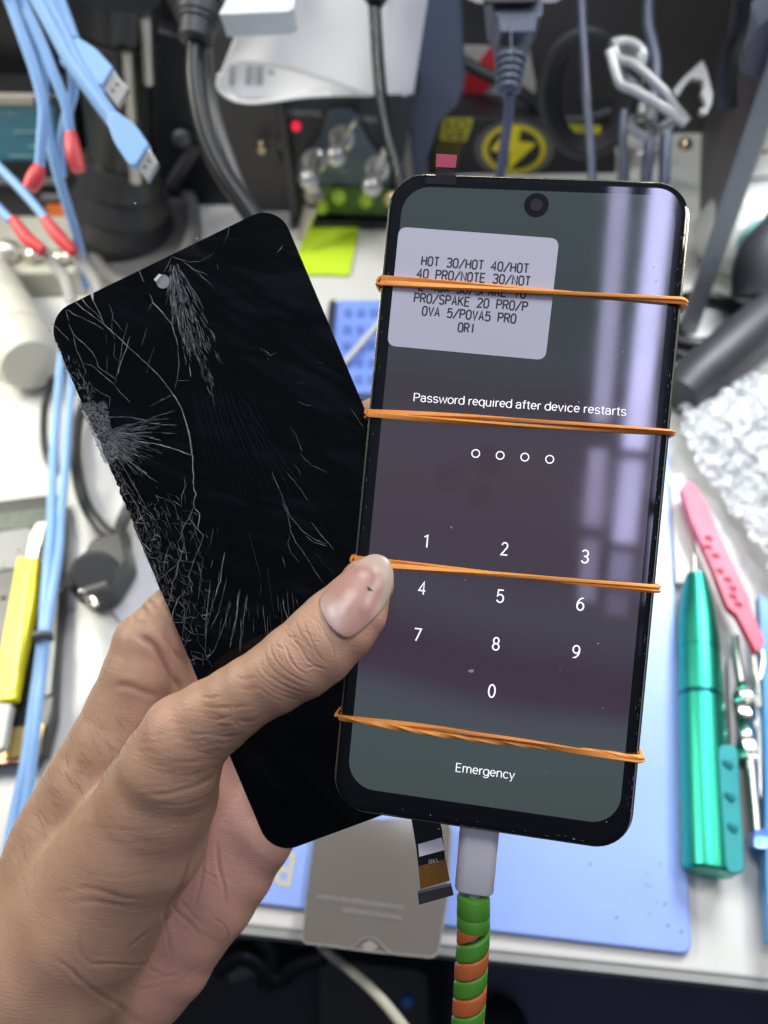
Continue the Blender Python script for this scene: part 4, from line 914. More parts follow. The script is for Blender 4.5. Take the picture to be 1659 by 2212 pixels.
# local frame of a smooth cap under the nail, so that it stays a clean curved plate
axn = np.array([95., -66.]); axn /= np.linalg.norm(axn); sdn = np.array([-axn[1], axn[0]])
samp = []
for a in np.linspace(-70, 60, 14):
    for b_ in np.linspace(-46, 46, 10):
        h = onskin(*(cen+axn*a+sdn*b_))
        if h is not None: samp.append((a, b_, h[0][2]))
samp = np.array(samp); Am = np.stack([np.ones(len(samp)), samp[:, 0], samp[:, 1], samp[:, 0]**2, samp[:, 1]**2, samp[:, 0]*samp[:, 1]], 1)
good = np.ones(len(samp), bool)
for _ in range(4):
    co = np.linalg.lstsq(Am[good], samp[good, 2], rcond=None)[0]; res = samp[:, 2]-Am @ co; good = np.abs(res) < 1.0
def nail_pt(x, y, out=.0):
    d = np.array([x, y])-cen; a, b_ = d.dot(axn), d.dot(sdn)
    z = co[0]+co[1]*a+co[2]*b_+co[3]*a*a+co[4]*b_*b_+co[5]*a*b_
    h = onskin(x, y) if out > 0 else None
    if h is not None: z = z if h[0][2] > z else .15*z+.85*h[0][2]
    z -= out
    return np.array([(x-829.5)/FPX*z, -(y-1106)/FPX*z, z])
print('nail coef', co, good.sum())
NVv = []; bed = []
for ri, s in enumerate(rings):
    for x, y in nail_px:
        q = cen+(np.array([x, y])-cen)*s
        NVv.append(c2w(nail_pt(q[0], q[1], .52 if s == 1 else (.62 if s > .95 else .70))))
        # bed mask: 1 = pink bed, 0 = free edge
        d = (q-cen); a, b_ = d.dot(axn), d.dot(sdn); edge = 68-(b_+10)**2/60.
        bed.append((1/(1+math.exp((a-edge)/3.0)), max(0, min(1, .9*(1-((a+84)/52)**2-((b_-4)/60)**2)))))
n_top = len(NVv)
for x, y in nail_px: NVv.append(c2w(nail_pt(x, y, -.25))); bed.append((0, 0))
NF = []
for i in range(len(rings)-1):
    for k in range(NNr): l = (k+1) % NNr; NF.append((i*NNr+k, i*NNr+l, (i+1)*NNr+l, (i+1)*NNr+k))
for k in range(NNr): l = (k+1) % NNr; NF.append((k, n_top+k, n_top+l, l))
m = bpy.data.materials.new('nail'); m.use_nodes = True; nt = m.node_tree; b = nt.nodes['Principled BSDF']; I = b.inputs
ab_, al_ = attr('bed'), attr('lunula_sheen')
c1 = mix(ab_.outputs['Fac'], (.50, .39, .30, 1), (.45, .25, .205, 1)); c1 = mix(al_.outputs['Fac'], c1, (.48, .36, .32, 1))  # pale lunula also carries the bright reflection painted at the nail base
nt.links.new(c1, I['Base Color']); I['Roughness'].default_value = .34; I['Coat Weight'].default_value = .12; I['Coat Roughness'].default_value = .25
I['Subsurface Weight'].default_value = .25; I['Subsurface Radius'].default_value = (1, .4, .3); I['Subsurface Scale'].default_value = .001
nn_ = N('ShaderNodeTexNoise'); nn_.inputs['Scale'].default_value = 500; tcn = N('ShaderNodeTexCoord'); mpn = N('ShaderNodeMapping'); mpn.inputs['Scale'].default_value = (1, .2, 1); nt.links.new(tcn.outputs['Object'], mpn.inputs[0]); nt.links.new(mpn.outputs[0], nn_.inputs['Vector'])
bn = N('ShaderNodeBump'); bn.inputs['Strength'].default_value = .15; bn.inputs['Distance'].default_value = .0003; nt.links.new(nn_.outputs['Fac'], bn.inputs['Height']); nt.links.new(bn.outputs['Normal'], I['Normal'])
nail = mesh('thumb_nail', (NVv, NF), m, hand, auto=0)
for nm, k in (('bed', 0), ('lunula_sheen', 1)):
    at_ = nail.data.attributes.new(nm, 'FLOAT', 'POINT'); at_.data.foreach_set('value', np.array([q[k] for q in bed], np.float32))
mesh('nail_chip', prism([c2w(nail_pt(*zt(q), .80)) for q in ((925, 432), (950, 446), (975, 470), (948, 462), (938, 472))], -CF*.00006), mat('nail_speck', (.01, .01, .01), .4), nail, smooth=False)
# fine hairs on the back of the hand
hs_ = []; HRn = random.Random(5)
for k in range(150):
    t = HRn.random(); ex = [(300, 1560), (222, 1627), (150, 1700), (90, 1790), (30, 1880)]
    i = min(3, int(t*4)); f_ = t*4-i; x = ex[i][0]+(ex[i+1][0]-ex[i][0])*f_+HRn.gauss(0, 34); y = ex[i][1]+(ex[i+1][1]-ex[i][1])*f_+HRn.gauss(0, 34)
    h = onskin(x, y)
    if h is None: continue
    p, nn2 = h; 
    if nn2.dot(p) > 0: nn2 = -nn2
    dr = np.array([HRn.uniform(-.9, -.3), HRn.uniform(.3, 1.0), 0]); dr = dr-dr.dot(nn2)*nn2; dr /= np.linalg.norm(dr); L = HRn.uniform(2, 4.5)
    pts = [p, p+dr*L*.35+nn2*.35, p+dr*L*.7+nn2*.7, p+dr*L+nn2*.8]
    hs_.append(sweep([c2w(q) for q in crom(pts, 2)], circ(.000022, 3), caps=False))
mesh('hairs', cat(*hs_), mat('dark_hair', (.03, .02, .015), .5), hand, smooth=False)
# ================================================================== SETTING
m_desk = mat('desk_white_laminate', (.62, .62, .59), .38, spec=.4, var=.03, vs=12, bump=.05, bs=300)
mesh('desk', bbox(-1.3, 1.0, .040, 1.0, -.022, 0), m_desk, None, smooth=False, bevel=.002, kind='structure')
mesh('desk_edge_strip', bbox(-1.3, 1.0, .0365, .0398, -.0215, -.0008), mat('edge_band', (.30, .31, .30), .4), None, smooth=False, kind='structure')
mesh('floor', prism([(-3, -3, -.74), (3, -3, -.74), (3, 3, -.74), (-3, 3, -.74)], (0, 0, .02)), mat('floor_dark', (.035, .035, .040), .7, var=.3, vs=6), None, smooth=False, kind='structure')
mesh('wall', bbox(-1.6, 1.6, 1.02, 1.05, -.74, 1.6), mat('wall_grey', (.10, .10, .105), .8), None, smooth=False, kind='structure')

def slab(px, h0, h1, r=.1): # slab lying on the bench, outline given where its top face stands
    return prism([D(*p, h0) for p in (rpoly(px, r) if r else px)], (0, 0, h1-h0))
def single(name, vf, m, label, category, group=None, **k): return mesh(name, vf, m, None, label=label, category=category, group=group, **k)

# ---- equipment bay behind the desk
bay = thing('equipment_shelf', 'dark grey metal equipment bay behind the bench with a blue-grey divider', 'shelf', bp(-.05, .8, 0))
mesh('back_panel', bbox(-.75, .40, .93, .95, 0, .75), mat('bay_dark_grey', (.055, .055, .060), .6, var=.2, vs=8), bay, smooth=False)
mesh('rear_sheet', bbox(.045, .235, .812, .818, 0, .6), mat('bay_rear_grey', (.060, .056, .056), .5, var=.2, vs=8), bay, smooth=False)
mesh('side_panel', prism([bp(.196, .575, .0), bp(.206, .575, 0), bp(.262, .93, 0), bp(.252, .93, 0)], (0, 0, .60)), mat('bay_inner_grey', (.085, .078, .085), .55, var=.15, vs=9), bay, smooth=False)
mesh('front_post', prism([D(1462, 722), D(1504, 722), D(1528, 650), D(1486, 650)], (0, 0, .60)), mat('aluminium_post', (.23, .25, .27), .45, metal=.3), bay, smooth=False, bevel=.002)
mesh('divider', prism([VS(x, y, .69) for x, y in ((925, -60), (994, -60), (1004, 185), (989, 228), (950, 264), (922, 346), (925, 392), (893, 392), (877, 206))], E2*.012), mat('divider_blue_grey', (.075, .095, .155), .5, var=.25, vs=10), bay, smooth=False, bevel=.002)
mesh('left_board', prism([VS(x, y, .668) for x, y in ((335, -60), (600, -60), (600, 330), (655, 470), (560, 480), (500, 330), (420, 130))], E2*.01), mat('board_grey', (.075, .07, .07), .5, var=.2, vs=8), bay, smooth=False)

# ---- signal box with knobs
psu = thing('bench_power_supply', 'black power supply with red lamp, silver knobs and green panel under the folded paper', 'power supply', D(740, 470))
m_case = mat('instrument_black', (.014, .014, .017), .4)
def V1(x, y, o=0): return VS(x, y, .648-o)
mesh('case', prism([V1(*p) for p in ((598, 196), (900, 205), (846, 474), (642, 472))], E2*.16), m_case, psu, smooth=False, bevel=.002)
mesh('front_frame', cat(prism([V1(*p, .001) for p in ((592, 190), (612, 190), (652, 474), (630, 476))], -E2*.006), prism([V1(*p, .001) for p in ((630, 466), (850, 470), (850, 486), (628, 482))], -E2*.010)), mat('frame_black', (.022, .022, .025), .35), psu, smooth=False, bevel=.001)
mesh('knob_plate', prism([V1(*p, .001) for p in rpoly(((712, 232), (762, 234), (800, 310), (838, 350), (842, 400), (640, 392), (646, 340), (690, 300)), .2)], -E2*.002), mat('plate_blue_grey', (.085, .11, .15), .45), psu, smooth=False)
mesh('terminal_panel', prism([V1(*p, .001) for p in ((688, 398), (842, 404), (838, 462), (668, 456))], -E2*.0025), mat('terminal_green', (.075, .16, .045), .45, var=.3, vs=30), psu, smooth=False)
mesh('indicator_lamp', ball(V1(639.5, 272.5, .002), .0042), mat('red_lamp', (.5, .02, .03), .3, emis=(.9, .02, .06), es=.9), psu)
m_chrome = mat('chrome', (.75, .75, .74), .22, metal=1, var=.05)
m_kn = mat('knob_silver', (.55, .55, .53), .35, metal=.7)
for (x, y, tx, ty) in ((726, 337, 766, 262), (668, 386, 690, 330), (803, 402, 830, 326)):
    c = V1(x, y, .034); c2 = V1(x+6, y-26, .016); base = V1(x+14, y-42, .002)
    k = mesh('knob', cat(ball(c, .0092), lathe(base, c2, [(0, .011), (.3, .011), (.35, .0085), (1, .0075)], 20), lathe(c2, c, [(0, .0055), (1, .0075)], 16)), m_kn, psu)
    mesh('lever', tube([c2, V1(tx, ty, .026)], .0028, 10, 1), m_chrome, k)
m_term = mat('lime_terminal', (.42, .60, .05), .35)
for x, y in ((733, 425), (790, 432), (694, 446)): mesh('terminal', cat(ball(V1(x, y, .010), .0068), lathe(V1(x, y, .001), V1(x, y, .008), [(0, .008), (1, .007)], 16)), m_term, psu)
m_gold = mat('brass', (.62, .50, .30), .3, metal=1)
mesh('probe_clip', cat(lathe(V1(676, 402, .03), V1(684, 440, .04), [(0, .008), (.3, .010), (.6, .009), (1, .007)], 18), lathe(V1(672, 446, .04), V1(650, 520, .05), [(0, .007), (.4, .006), (1, .004)], 14)), mat('clip_satin', (.50, .45, .36), .3, metal=.8), psu)
mesh('side_terminal', ball(V1(845, 430, .012), .008), m_gold, psu)
mesh('panel_text', cat(text_on('D HEATING', V1(617, 250, .003), V1(694, 252, .003), .0055, -E2), text_on('D HEAT', V1(770, 262, .003), V1(822, 265, .003), .0055, -E2), text_on('ON OFF', V1(708, 372, .004), V1(748, 374, .004), .0045, -E2)), mat('panel_lettering', (.38, .40, .42), .5), psu, smooth=False)
mesh('side_bolt', ball(VS(566, 320, .655), .006, .004), m_gold, psu)

single('sticky_note', prism([D(*p, .0015) for p in ((668, 487), (776, 492), (755, 597), (625, 592))], (0, 0, .0012)), mat('neon_green_paper', (.52, .72, .02), .7, var=.04, vs=40), 'neon green sticky note flat on the desk in front of the power supply', 'sticky note', smooth=False)
# blue sorting tray
tr = thing('parts_tray', 'small blue tray of compartments with a white swab across it, behind the phones', 'tray', D(780, 760))
m_blue = mat('blue_silicone', (.20, .32, .80), .42, spec=.35, var=.04, vs=20)
mesh('tray_base', slab([(728, 660), (850, 660), (850, 860), (722, 860), (716, 780)], .0, .006), m_blue, tr, bevel=.001)
cs = []
for i in range(3):
    for j in range(5):
        x = 752+i*28-j*1.5; y = 676+j*36
        cs.append(prism([D(*p, .0062) for p in rpoly(((x-9, y-8), (x+9, y-8), (x+9, y+10), (x-9, y+10)), .2)], (0, 0, .0006)))
mesh('compartments', cat(*cs), mat('blue_silicone_deep', (.11, .19, .55), .5), tr, smooth=False)
mesh('tray_edge', slab([(714, 668), (728, 664), (716, 790), (706, 740)], .0, .009), mat('tray_edge_dark', (.03, .035, .05), .4), tr)
single('cotton_swab', tube([D(742, 786, .010), D(830, 685, .014)], .0022, 10, 1), mat('swab_white', (.72, .71, .66), .6), 'white stick lying slantwise over the blue tray', 'swab')
single('desk_notebook', slab([(705, 868), (840, 868), (840, 905), (700, 905)], .0, .004), mat('notebook_dark', (.03, .04, .06), .5), 'dark edge of a pad lying below the blue tray', 'pad', smooth=False)

# ---- blue work mat with letter
matt = thing('silicone_work_mat', 'large sky blue silicone work mat at the front of the desk under the phones', 'work mat', D(1200, 1500))
m_mat = mat('mat_sky_blue', (.27, .40, .84), .34, spec=.5, var=.07, vs=30, bump=.18, bs=160)
pa, pb, pc = D(545, 1950, .003), D(1492, 2062, .003), D(1445, 1010, .003)
mesh('mat_sheet', prism(rpoly([D(470, 1944, .0012), D(1492, 2064, .0012), D(1440, 940, .0012), D(690, 985, .0012)], .025, 6), (0, 0, .0028)), m_mat, matt, smooth=False, bevel=.0012)
mesh('mat_letter', text_on('B', D(640, 1845, .0042), D(597, 1840, .0042), .0155, np.array([0, 0, 1.]), .0001, .02), mat('mat_print_yellow', (.50, .50, .42), .6), matt, smooth=False)
# grit and small stains left by repair work
rg = random.Random(4)
mesh('grit', cat(*[ball(D(rg.uniform(1380, 1480), rg.uniform(1900, 2040), .0042), rg.uniform(.0002, .0006)) for k in range(4)]+[ball(D(rg.uniform(1100, 1470), rg.uniform(1850, 2030), .0042), rg.uniform(.0002, .0005)) for k in range(9)]), mat('grit_dark', (.06, .07, .09), .6), matt)
# clear cover lying over the edge
oca = thing('phone_screen_film', 'smoky grey screen film with notch and white print at the mat front edge', 'screen film', D(810, 1900, .006))
ofn = [D(*p, .008) for p in rpoly(((684, 1770), (976, 1770), (966, 1950), (945, 2070), (800, 2056), (652, 2036), (660, 1960)), .18, 8)]
m_oca = mat('smoky_film', (.155, .142, .13), .16, spec=.5, var=.25, vs=9, alpha=.93)
sh = mesh('film_sheet', prism(ofn, (0, 0, .0008)), m_oca, oca, smooth=False)
rimpts = [D(*p, .0092) for p in rpoly(((684, 1770), (976, 1770), (966, 1950), (945, 2070), (800, 2056), (652, 2036), (660, 1960)), .18, 8)]
mesh('film_rim', tube(rimpts[9:], .00032, 6, 1), mat('film_rim', (.36, .35, .32), .2), sh)
nt_ = [D(x, y, .0094) for x, y in ((752, 2050), (768, 2042), (782, 2030), (800, 2026), (818, 2034), (830, 2048), (848, 2060))]
mesh('notch_line', cat(tube(nt_, .0004, 6), prism([D(x, y, .0091) for x, y in ((782, 2040), (800, 2030), (818, 2044), (806, 2056), (784, 2052))], (0, 0, .0004))), mat('notch_pale', (.26, .25, .24), .3), sh)
mk = []
for r_, (x0, y0, x1, y1) in enumerate(((686, 1937, 872, 1962), (742, 1966, 870, 1985))):
    n = 34 if r_ == 0 else 24
    for i in range(n):
        t = i/n; x = x0+(x1-x0)*t; y = y0+(y1-y0)*t; h = rnd.uniform(7, 11)
        mk.append(prism([D(x, y-h/2, .0092), D(x+2.2, y-h/2+.5, .0092), D(x+2.4, y+h/2, .0092), D(x+.4, y+h/2, .0092)], (0, 0, .0002)))
        if i % 2: mk.append(prism([D(x, y-h/2, .0092), D(x+5, y-h/2+.6, .0092), D(x+5, y-h/2+3, .0092), D(x, y-h/2+2.4, .0092)], (0, 0, .0002)))
mesh('white_marks', cat(*mk), mat('film_print', (.36, .36, .355), .5), sh, smooth=False)

# ---- tools on the right
pen = thing('engraving_pen', 'metallic teal green electric pen with side clip, right of the blue mat', 'electric pen', D(1530, 1900))
m_pen = mat('anodised_teal', (.04, .42, .29), .38, metal=1, var=.06)
hp_ = .0125
pa_, pb_ = D(1503, 1243, hp_), D(1531, 1886, hp_)
rr = [(0, .0050), (.004, .0062), (.02, .0064), (.022, .0070), (.10, .0092), (.17, .0106), (.24, .0114), (.30, .0117), (.303, .0114), (.38, .0118), (.46, .0118), (.463, .0111), (.475, .0111), (.478, .0121), (.97, .0123), (.993, .0121), (1, .0112)]
bd = mesh('barrel', lathe(pa_, pb_, rr, 40), m_pen, pen, auto=30)
mesh('seam_ring', lathe(pa_+(pb_-pa_)*.463, pa_+(pb_-pa_)*.476, [(0, .0114), (1, .0114)], 32), mat('teal_dark_ring', (.01, .10, .16), .3, metal=.8), bd)
mesh('needle', tube([D(1502, 1246, .0115), D(1500, 1180, .012), D(1497, 1112, .0125)], .0007, 8, 1), m_chrome, pen)
m_clip = mat('clip_teal', (.02, .24, .26), .35, metal=.5)
cl = mesh('clip', prism(rpoly([D(*p, .0225) for p in ((1546, 1612), (1590, 1612), (1606, 1890), (1565, 1890))], .45, 8), (0, 0, .0030)), m_clip, pen, bevel=.0007)
for x, y in ((1571, 1652), (1575, 1722), (1581, 1788)): mesh('clip_button', lathe(D(x, y, .0255), D(x, y, .0263), [(0, .0030), (.7, .0030), (1, .0022)], 20), m_clip, cl)
twz = thing('pink_tweezers', 'pink perforated plastic tweezers lying slantwise beside the green pen', 'tweezers', D(1560, 1230))
m_pink = mat('pink_plastic', (.62, .075, .15), .42, sss=.1, var=.04)
def T_(z): return (z[0]*.3719+1371.5, z[1]*.3719+932.6)
mesh('handle', prism(rpoly([D(*T_(p), .016) for p in ((255, 355), (285, 325), (325, 330), (400, 450), (520, 720), (645, 990), (660, 1060), (735, 1250), (690, 1310), (575, 1090), (520, 1040), (420, 780), (310, 540))], .2), (0, 0, .006)), m_pink, twz, bevel=.0014)
for x, y in ((425, 625), (422, 675), (465, 725), (490, 815), (535, 865), (565, 915), (565, 962), (597, 1008)):
    mesh('hole', cat(lathe(D(*T_((x, y)), .0218), D(*T_((x, y)), .0226), [(0, .0027), (1, .0020)], 16)), mat('pink_hole_rim', (.50, .09, .15), .5), twz)
mesh('tip', cat(tube([D(*T_(p), .017) for p in ((690, 1305), (700, 1380), (712, 1450), (725, 1600))], lambda t: .0020-.0008*t, 10), tube([D(*T_(p), .017) for p in ((738, 1270), (745, 1330), (735, 1400), (716, 1450))], .0012, 8)), mat('tip_steel', (.70, .68, .62), .25, metal=.9), twz)
scr = thing('twist_drill_screwdriver', 'steel precision tool with twisted grip and bright blue end cap, right of the green pen', 'precision tool', D(1622, 1600))
def Q_(z): return (z[0]*.3719+1481.2, z[1]*.3719+1206.9)
grip = []
gp = [D(*Q_(p), .008) for p in ((325, 720), (340, 820), (350, 960), (362, 1170))]
V_, F_2 = sweep(crom(gp, 14), lambda t: [(a*(.55+.45*min(1, t*5)), b*(.55+.45*min(1, t*5))) for a, b in [(.0058*math.cos(k*math.pi/3)*(1.0 if k % 2 else .82), .0058*math.sin(k*math.pi/3)*(1.0 if k % 2 else .82)) for k in range(6)]], twist=3.4, up0=(0, 0, 1))
mesh('grip', (V_, F_2), mat('bright_steel', (.62, .61, .58), .2, metal=1), scr, auto=25)
m_ss = mat('satin_steel', (.62, .60, .57), .28, metal=1)
mesh('nose', tube([D(*Q_(p), .008) for p in ((290, 450), (300, 570), (322, 720))], .0022, 12), m_ss, scr)
mesh('shaft', tube([D(*Q_(p), .008) for p in ((375, 1170), (415, 1610))], .0034, 14, 1), m_ss, scr)
mesh('end_cap', prism(rpoly([D(*Q_(p), .004) for p in ((352, 1598), (500, 1605), (500, 1700), (356, 1690))], .15), (0, 0, .011)), mat('cap_blue', (.015, .14, .72), .2), scr, bevel=.001)
mesh('cap_highlight', prism(rpoly([D(*Q_(p), .0153) for p in ((388, 1612), (476, 1618), (474, 1690), (392, 1684))], .3), (0, 0, .0016)), mat('highlight_cyan', (.10, .55, .85), .12, spec=.8), scr)  # cyan plate stands in for the highlight on the blue cap
single('steel_rod', cat(tube([D(*Q_(p), .006) for p in ((372, 760), (400, 860), (425, 1000), (440, 1590))], .0030, 12)), mat('rod_steel', (.66, .65, .62), .25, metal=1), 'thin straight steel rod between the twisted tool and the blue handle', 'rod')
single('dark_metal_file', prism([D(*Q_(p), .002) for p in rpoly(((232, 600), (278, 560), (300, 1560), (262, 1620)), .1)], (0, 0, .005)), mat('file_grey', (.12, .12, .125), .4, metal=.6), 'dark grey flat file half hidden right of the green pen', 'file', bevel=.001)
single('paper_strip', prism([D(*T_(p), .0062) for p in ((205, 270), (275, 245), (345, 420), (360, 860), (240, 880))], (0, 0, .0008)), mat('white_strip', (.66, .66, .63), .5), 'white plastic strip above the tip of the green pen', 'strip', smooth=False)
single('blue_spatula', prism(rpoly([D(*p, .008) for p in ((1630, 1296), (1672, 1330), (1690, 1760), (1690, 2040), (1650, 2040), (1642, 1900), (1643, 1600))], .1), (0, 0, .008)), mat('handle_blue', (.04, .28, .62), .35), 'blue plastic handle cut off by the right edge of the photo', 'handle', bevel=.002)

# ---- bubble wrap: a crumpled sheet with rows of bubbles
m_bw = mat('bubble_film', (.62, .65, .67), .09, spec=1, coat=1, alpha=.62, var=.15, vs=60, bump=1, bs=330)
def bub(x, y):
    q = D(x, y); a, b_ = q.dot(E1), q.dot(E2)
    a += .0016*math.sin(b_*310+a*90)+.0012*math.sin(b_*510); b_ += .0018*math.sin(a*280+b_*120)
    h = .012+.005*math.sin(a*34+b_*21)+.004*math.sin(a*-52+b_*61+1)+.0035*abs(math.sin(a*150+b_*90))+.003*abs(math.sin(a*-190+b_*140+2))+.0012*math.sin(a*420+b_*260)
    s = .0070; r = b_/(s*.87); ri = round(r); cc = (a/s-(.5 if ri % 2 else 0)); ci = round(cc)
    d = math.hypot((cc-ci)*s, (r-ri)*s*.87)/(s*.46)
    k = .0020*(.55+.45*math.sin(ri*12.9+ci*78.2)); return q+EZ*(h+(k*math.sqrt(max(0, 1-d*d))))
W_ = 150; Hh = 150; VB = []; FB = []
for j in range(Hh+1):
    t = j/Hh; y = 858+t*450; xl = np.interp(y, [858, 900, 960, 1030, 1110, 1180, 1250, 1308], [1500, 1462, 1455, 1482, 1560, 1600, 1640, 1664])+5*math.sin(t*40)+3*math.sin(t*91)
    for i in range(W_+1):
        x = xl+(1760-xl)*i/W_; yy = y-(i/W_)*70*(1-t)
        VB.append(bub(x, yy))
for j in range(Hh):
    for i in range(W_): a = j*(W_+1)+i; FB.append((a, a+1, a+W_+2, a+W_+1))
bw = single('bubble_wrap', (VB, FB), m_bw, 'crumpled clear bubble wrap glaring white right of the lit phone', 'bubble wrap', auto=0)
so = bw.modifiers.new('thick', 'SOLIDIFY'); so.thickness = .0004

# ---- right background
m_rub = mat('rubber_black', (.030, .032, .038), .48, var=.2, vs=40)
m_rub2 = mat('cable_black_gloss', (.010, .011, .014), .34, spec=.35)
single('hot_air_handle', tube([D(1466, 856, .02), D(1500, 820, .022), D(1560, 770, .026), D(1640, 700, .03), D(1740, 620, .034)], lambda t: .0155+.003*math.sin(t*3), 24), m_rub, 'thick dark grey tapered handle lying towards the right edge above the bubble wrap', 'tool handle')
single('tool_hose', tube([D(1640, 640, .03), D(1650, 560, .05), D(1700, 500, .06)], .021, 20), m_rub, 'black rounded hose end at the right edge above the dark handle', 'hose')
single('black_coiled_cord', cat(tube([D(*p, .006) for p in ((1462, 650), (1500, 640), (1545, 646), (1590, 664), (1632, 690), (1690, 720))], .0052, 12), tube([D(*p, .006) for p in ((1455, 735), (1500, 746), (1550, 740), (1600, 716))], .0065, 12), tube([D(*p, .006) for p in ((1448, 762), (1500, 772), (1560, 768))], .0040, 10), tube([D(*p, .006) for p in ((1450, 690), (1462, 720), (1480, 742))], .005, 10)), m_rub2, 'black cord curving over the white desk right of the lit phone', 'cord')
bag = thing('zip_bag', 'clear plastic bag with pale contents at the far right behind the grey post', 'plastic bag', D(1640, 560))
mesh('film', ball(D(1650, 500, .03), .06, .05, .035), mat('bag_film', (.62, .64, .62), .2, alpha=.7, var=.2, vs=30, coat=.4), bag)
mesh('contents', cat(ball(D(1590, 470, .045), .020, .016, .02), ball(D(1640, 480, .045), .022, .02, .02)), mat('contents_beige', (.55, .52, .44), .6), bag)
mesh('blue_tint', ball(D(1652, 520, .05), .022, .014, .02), mat('contents_teal', (.20, .42, .42), .4), bag)
bot = thing('white_ribbed_bottle', 'white ribbed round bottle with cream cap at the upper right behind the post', 'bottle', VS(1620, 420, .66))
mesh('bottle_body', lathe(VS(1630, 440, .66), VS(1650, 300, .66), [(0, .022), (.1, .031)]+sum([[(.14+i*.09, .032), (.18+i*.09, .0305)] for i in range(8)], [])+[(1, .026)], 28), mat('ribbed_white', (.56, .56, .54), .4, var=.06), bot)
mesh('bottle_cap', lathe(VS(1648, 296, .66), VS(1668, 200, .66), [(0, .022), (.5, .026), (1, .016)], 20), mat('cap_cream', (.66, .64, .48), .4), bot)
mesh('red_print', prism([VS(*p, .625) for p in ((1568, 412), (1580, 408), (1584, 432), (1572, 436))], -E2*.001), mat('red_print', (.6, .08, .05), .5), bot, smooth=False)
cb2 = single('clamp_bracket', prism(rpoly([VS(*p, .50) for p in ((1700, 10), (1640, 55), (1606, 112), (1600, 158), (1660, 172), (1700, 172))], .12), E2*.03), mat('bracket_blue_grey', (.10, .11, .14), .45), 'blue grey plastic clamp on top of the post at the right edge', 'clamp', bevel=.003)
mesh('power_cord_edge', tube([VS(*p, .49) for p in ((1600, -10), (1592, 60), (1572, 120), (1568, 190), (1572, 230))], .006, 10), m_rub2, None, label='dark strap running down beside the clamp at the right', category='strap')

# ---- middle bay contents
box = thing('flux_box', 'black box with a yellow lightning emblem and yellow print behind the lit phone', 'box', D(1120, 376))
def V2(x, y, o=0): return VS(x, y, .735-o)
mesh('box_body', prism([V2(*p) for p in ((948, 251), (1330, 268), (1330, 400), (912, 392))], E2*.05), mat('box_black', (.016, .016, .020), .45, var=.2, vs=20), box, smooth=False, bevel=.001)
def ell(cx, cy, rx, ry, o, n=36): return [V2(cx+rx*math.cos(2*math.pi*k/n), cy+ry*math.sin(2*math.pi*k/n), o) for k in range(n)]
mesh('halo_ring', prism(ell(1110.5, 322, 86, 62, .001), -E2*.0006), mat('ring_grey', (.13, .125, .115), .5), box, smooth=False)
mesh('yellow_ring', prism(ell(1110.5, 322, 69, 53, .002), -E2*.0006), mat('box_yellow', (.80, .68, .02), .5), box, smooth=False)
mesh('inner_disc', prism(ell(1110.5, 322, 57, 43, .003), -E2*.0006), mat('box_black_disc', (.010, .010, .013), .4), box, smooth=False)
mesh('lightning_bolt', prism([V2(x*.26453+877.7, y*.26453, .004) for x, y in ((850, 1030), (940, 1040), (915, 1155), (1062, 1170), (830, 1392), (845, 1230), (700, 1235), (700, 1205))], -E2*.0008), mat('bolt_yellow', (.92, .76, .01), .45), box, smooth=False)
mesh('name_print', cat(prism([V2(*p, .001) for p in rpoly(((958, 254), (1023, 256), (1007, 306), (948, 302)), .12)], -E2*.0005)), mat('print_yellow', (.62, .58, .03), .5), box, smooth=False)
mesh('name_letters', cat(text_on('LO', V2(963, 277, .003), V2(1012, 279, .003), .0085, -E2), text_on('VE', V2(958, 301, .003), V2(1005, 303, .003), .0085, -E2)), mat('print_black', (.03, .03, .02), .5), box, smooth=False)
mesh('small_print', cat(*[prism([V2(x, y, .001) for x, y in ((944-i*1.6, 309+i*7), (999-i*1.6, 311+i*7), (998-i*1.6, 314+i*7), (943-i*1.6, 312+i*7))], -E2*.0004) for i in range(8)]), mat('print_olive', (.22, .21, .03), .5), box, smooth=False)
wl = mesh('warning_strip', prism([V2(*p, .001) for p in rpoly(((1202, 267), (1299, 272), (1297, 289), (1202, 284)), .3)], -E2*.0006), mat('strip_yellow', (.80, .75, .03), .5), box, smooth=False)
mesh('warning_text', text_on('WARNING  +', V2(1207, 283, .0025), V2(1292, 287, .0025), .0065, -E2), mat('print_black', (.03, .03, .02), .5), wl, smooth=False)
pp = thing('red_white_card', 'white card with a broad red diagonal stripe leaning behind the black box', 'card', D(1040, 300))
def V3(x, y, o=0): return VS(x, y, .80-o)
mesh('card', prism([V3(x*.26453+877.7, y*.26453) for x, y in ((430, 375), (1000, 390), (1060, 700), (1100, 1010), (400, 960))], E2*.002), mat('card_white', (.50, .50, .47), .6), pp, smooth=False)
mesh('red_stripe', prism([V3(x*.26453+877.7, y*.26453, .001) for x, y in ((690, 378), (760, 378), (740, 560), (700, 680), (490, 905), (430, 860), (440, 640), (570, 530))], -E2*.0006), mat('stripe_red', (.62, .035, .035), .55), pp, smooth=False)
m_c1 = mat('cord_matte_black', (.020, .020, .024), .5)
single('coiled_black_cable', cat(*[tube([VS(1268+a*math.cos(t), 200+b_*math.sin(t), .68+.004*k) for t in np.linspace(0, 2*math.pi, 15)[:-1]], .0065, 10, 5, True) for k, (a, b_) in enumerate(((96, 128), (84, 112), (72, 118)))]), m_c1, 'black cable coiled in a ring hanging above the yellow lightning box', 'cable')
single('thin_black_lead', tube([V3(995, 130, .03), V3(1030, 150, .035), V3(1110, 190, .05), V3(1155, 222, .05), V3(1180, 245, .05), V3(1240, 262, .06), V3(1330, 240, .06), V3(1450, 200, .06)], .0058, 10), m_c1, 'black lead crossing in front of the red and white card', 'lead')
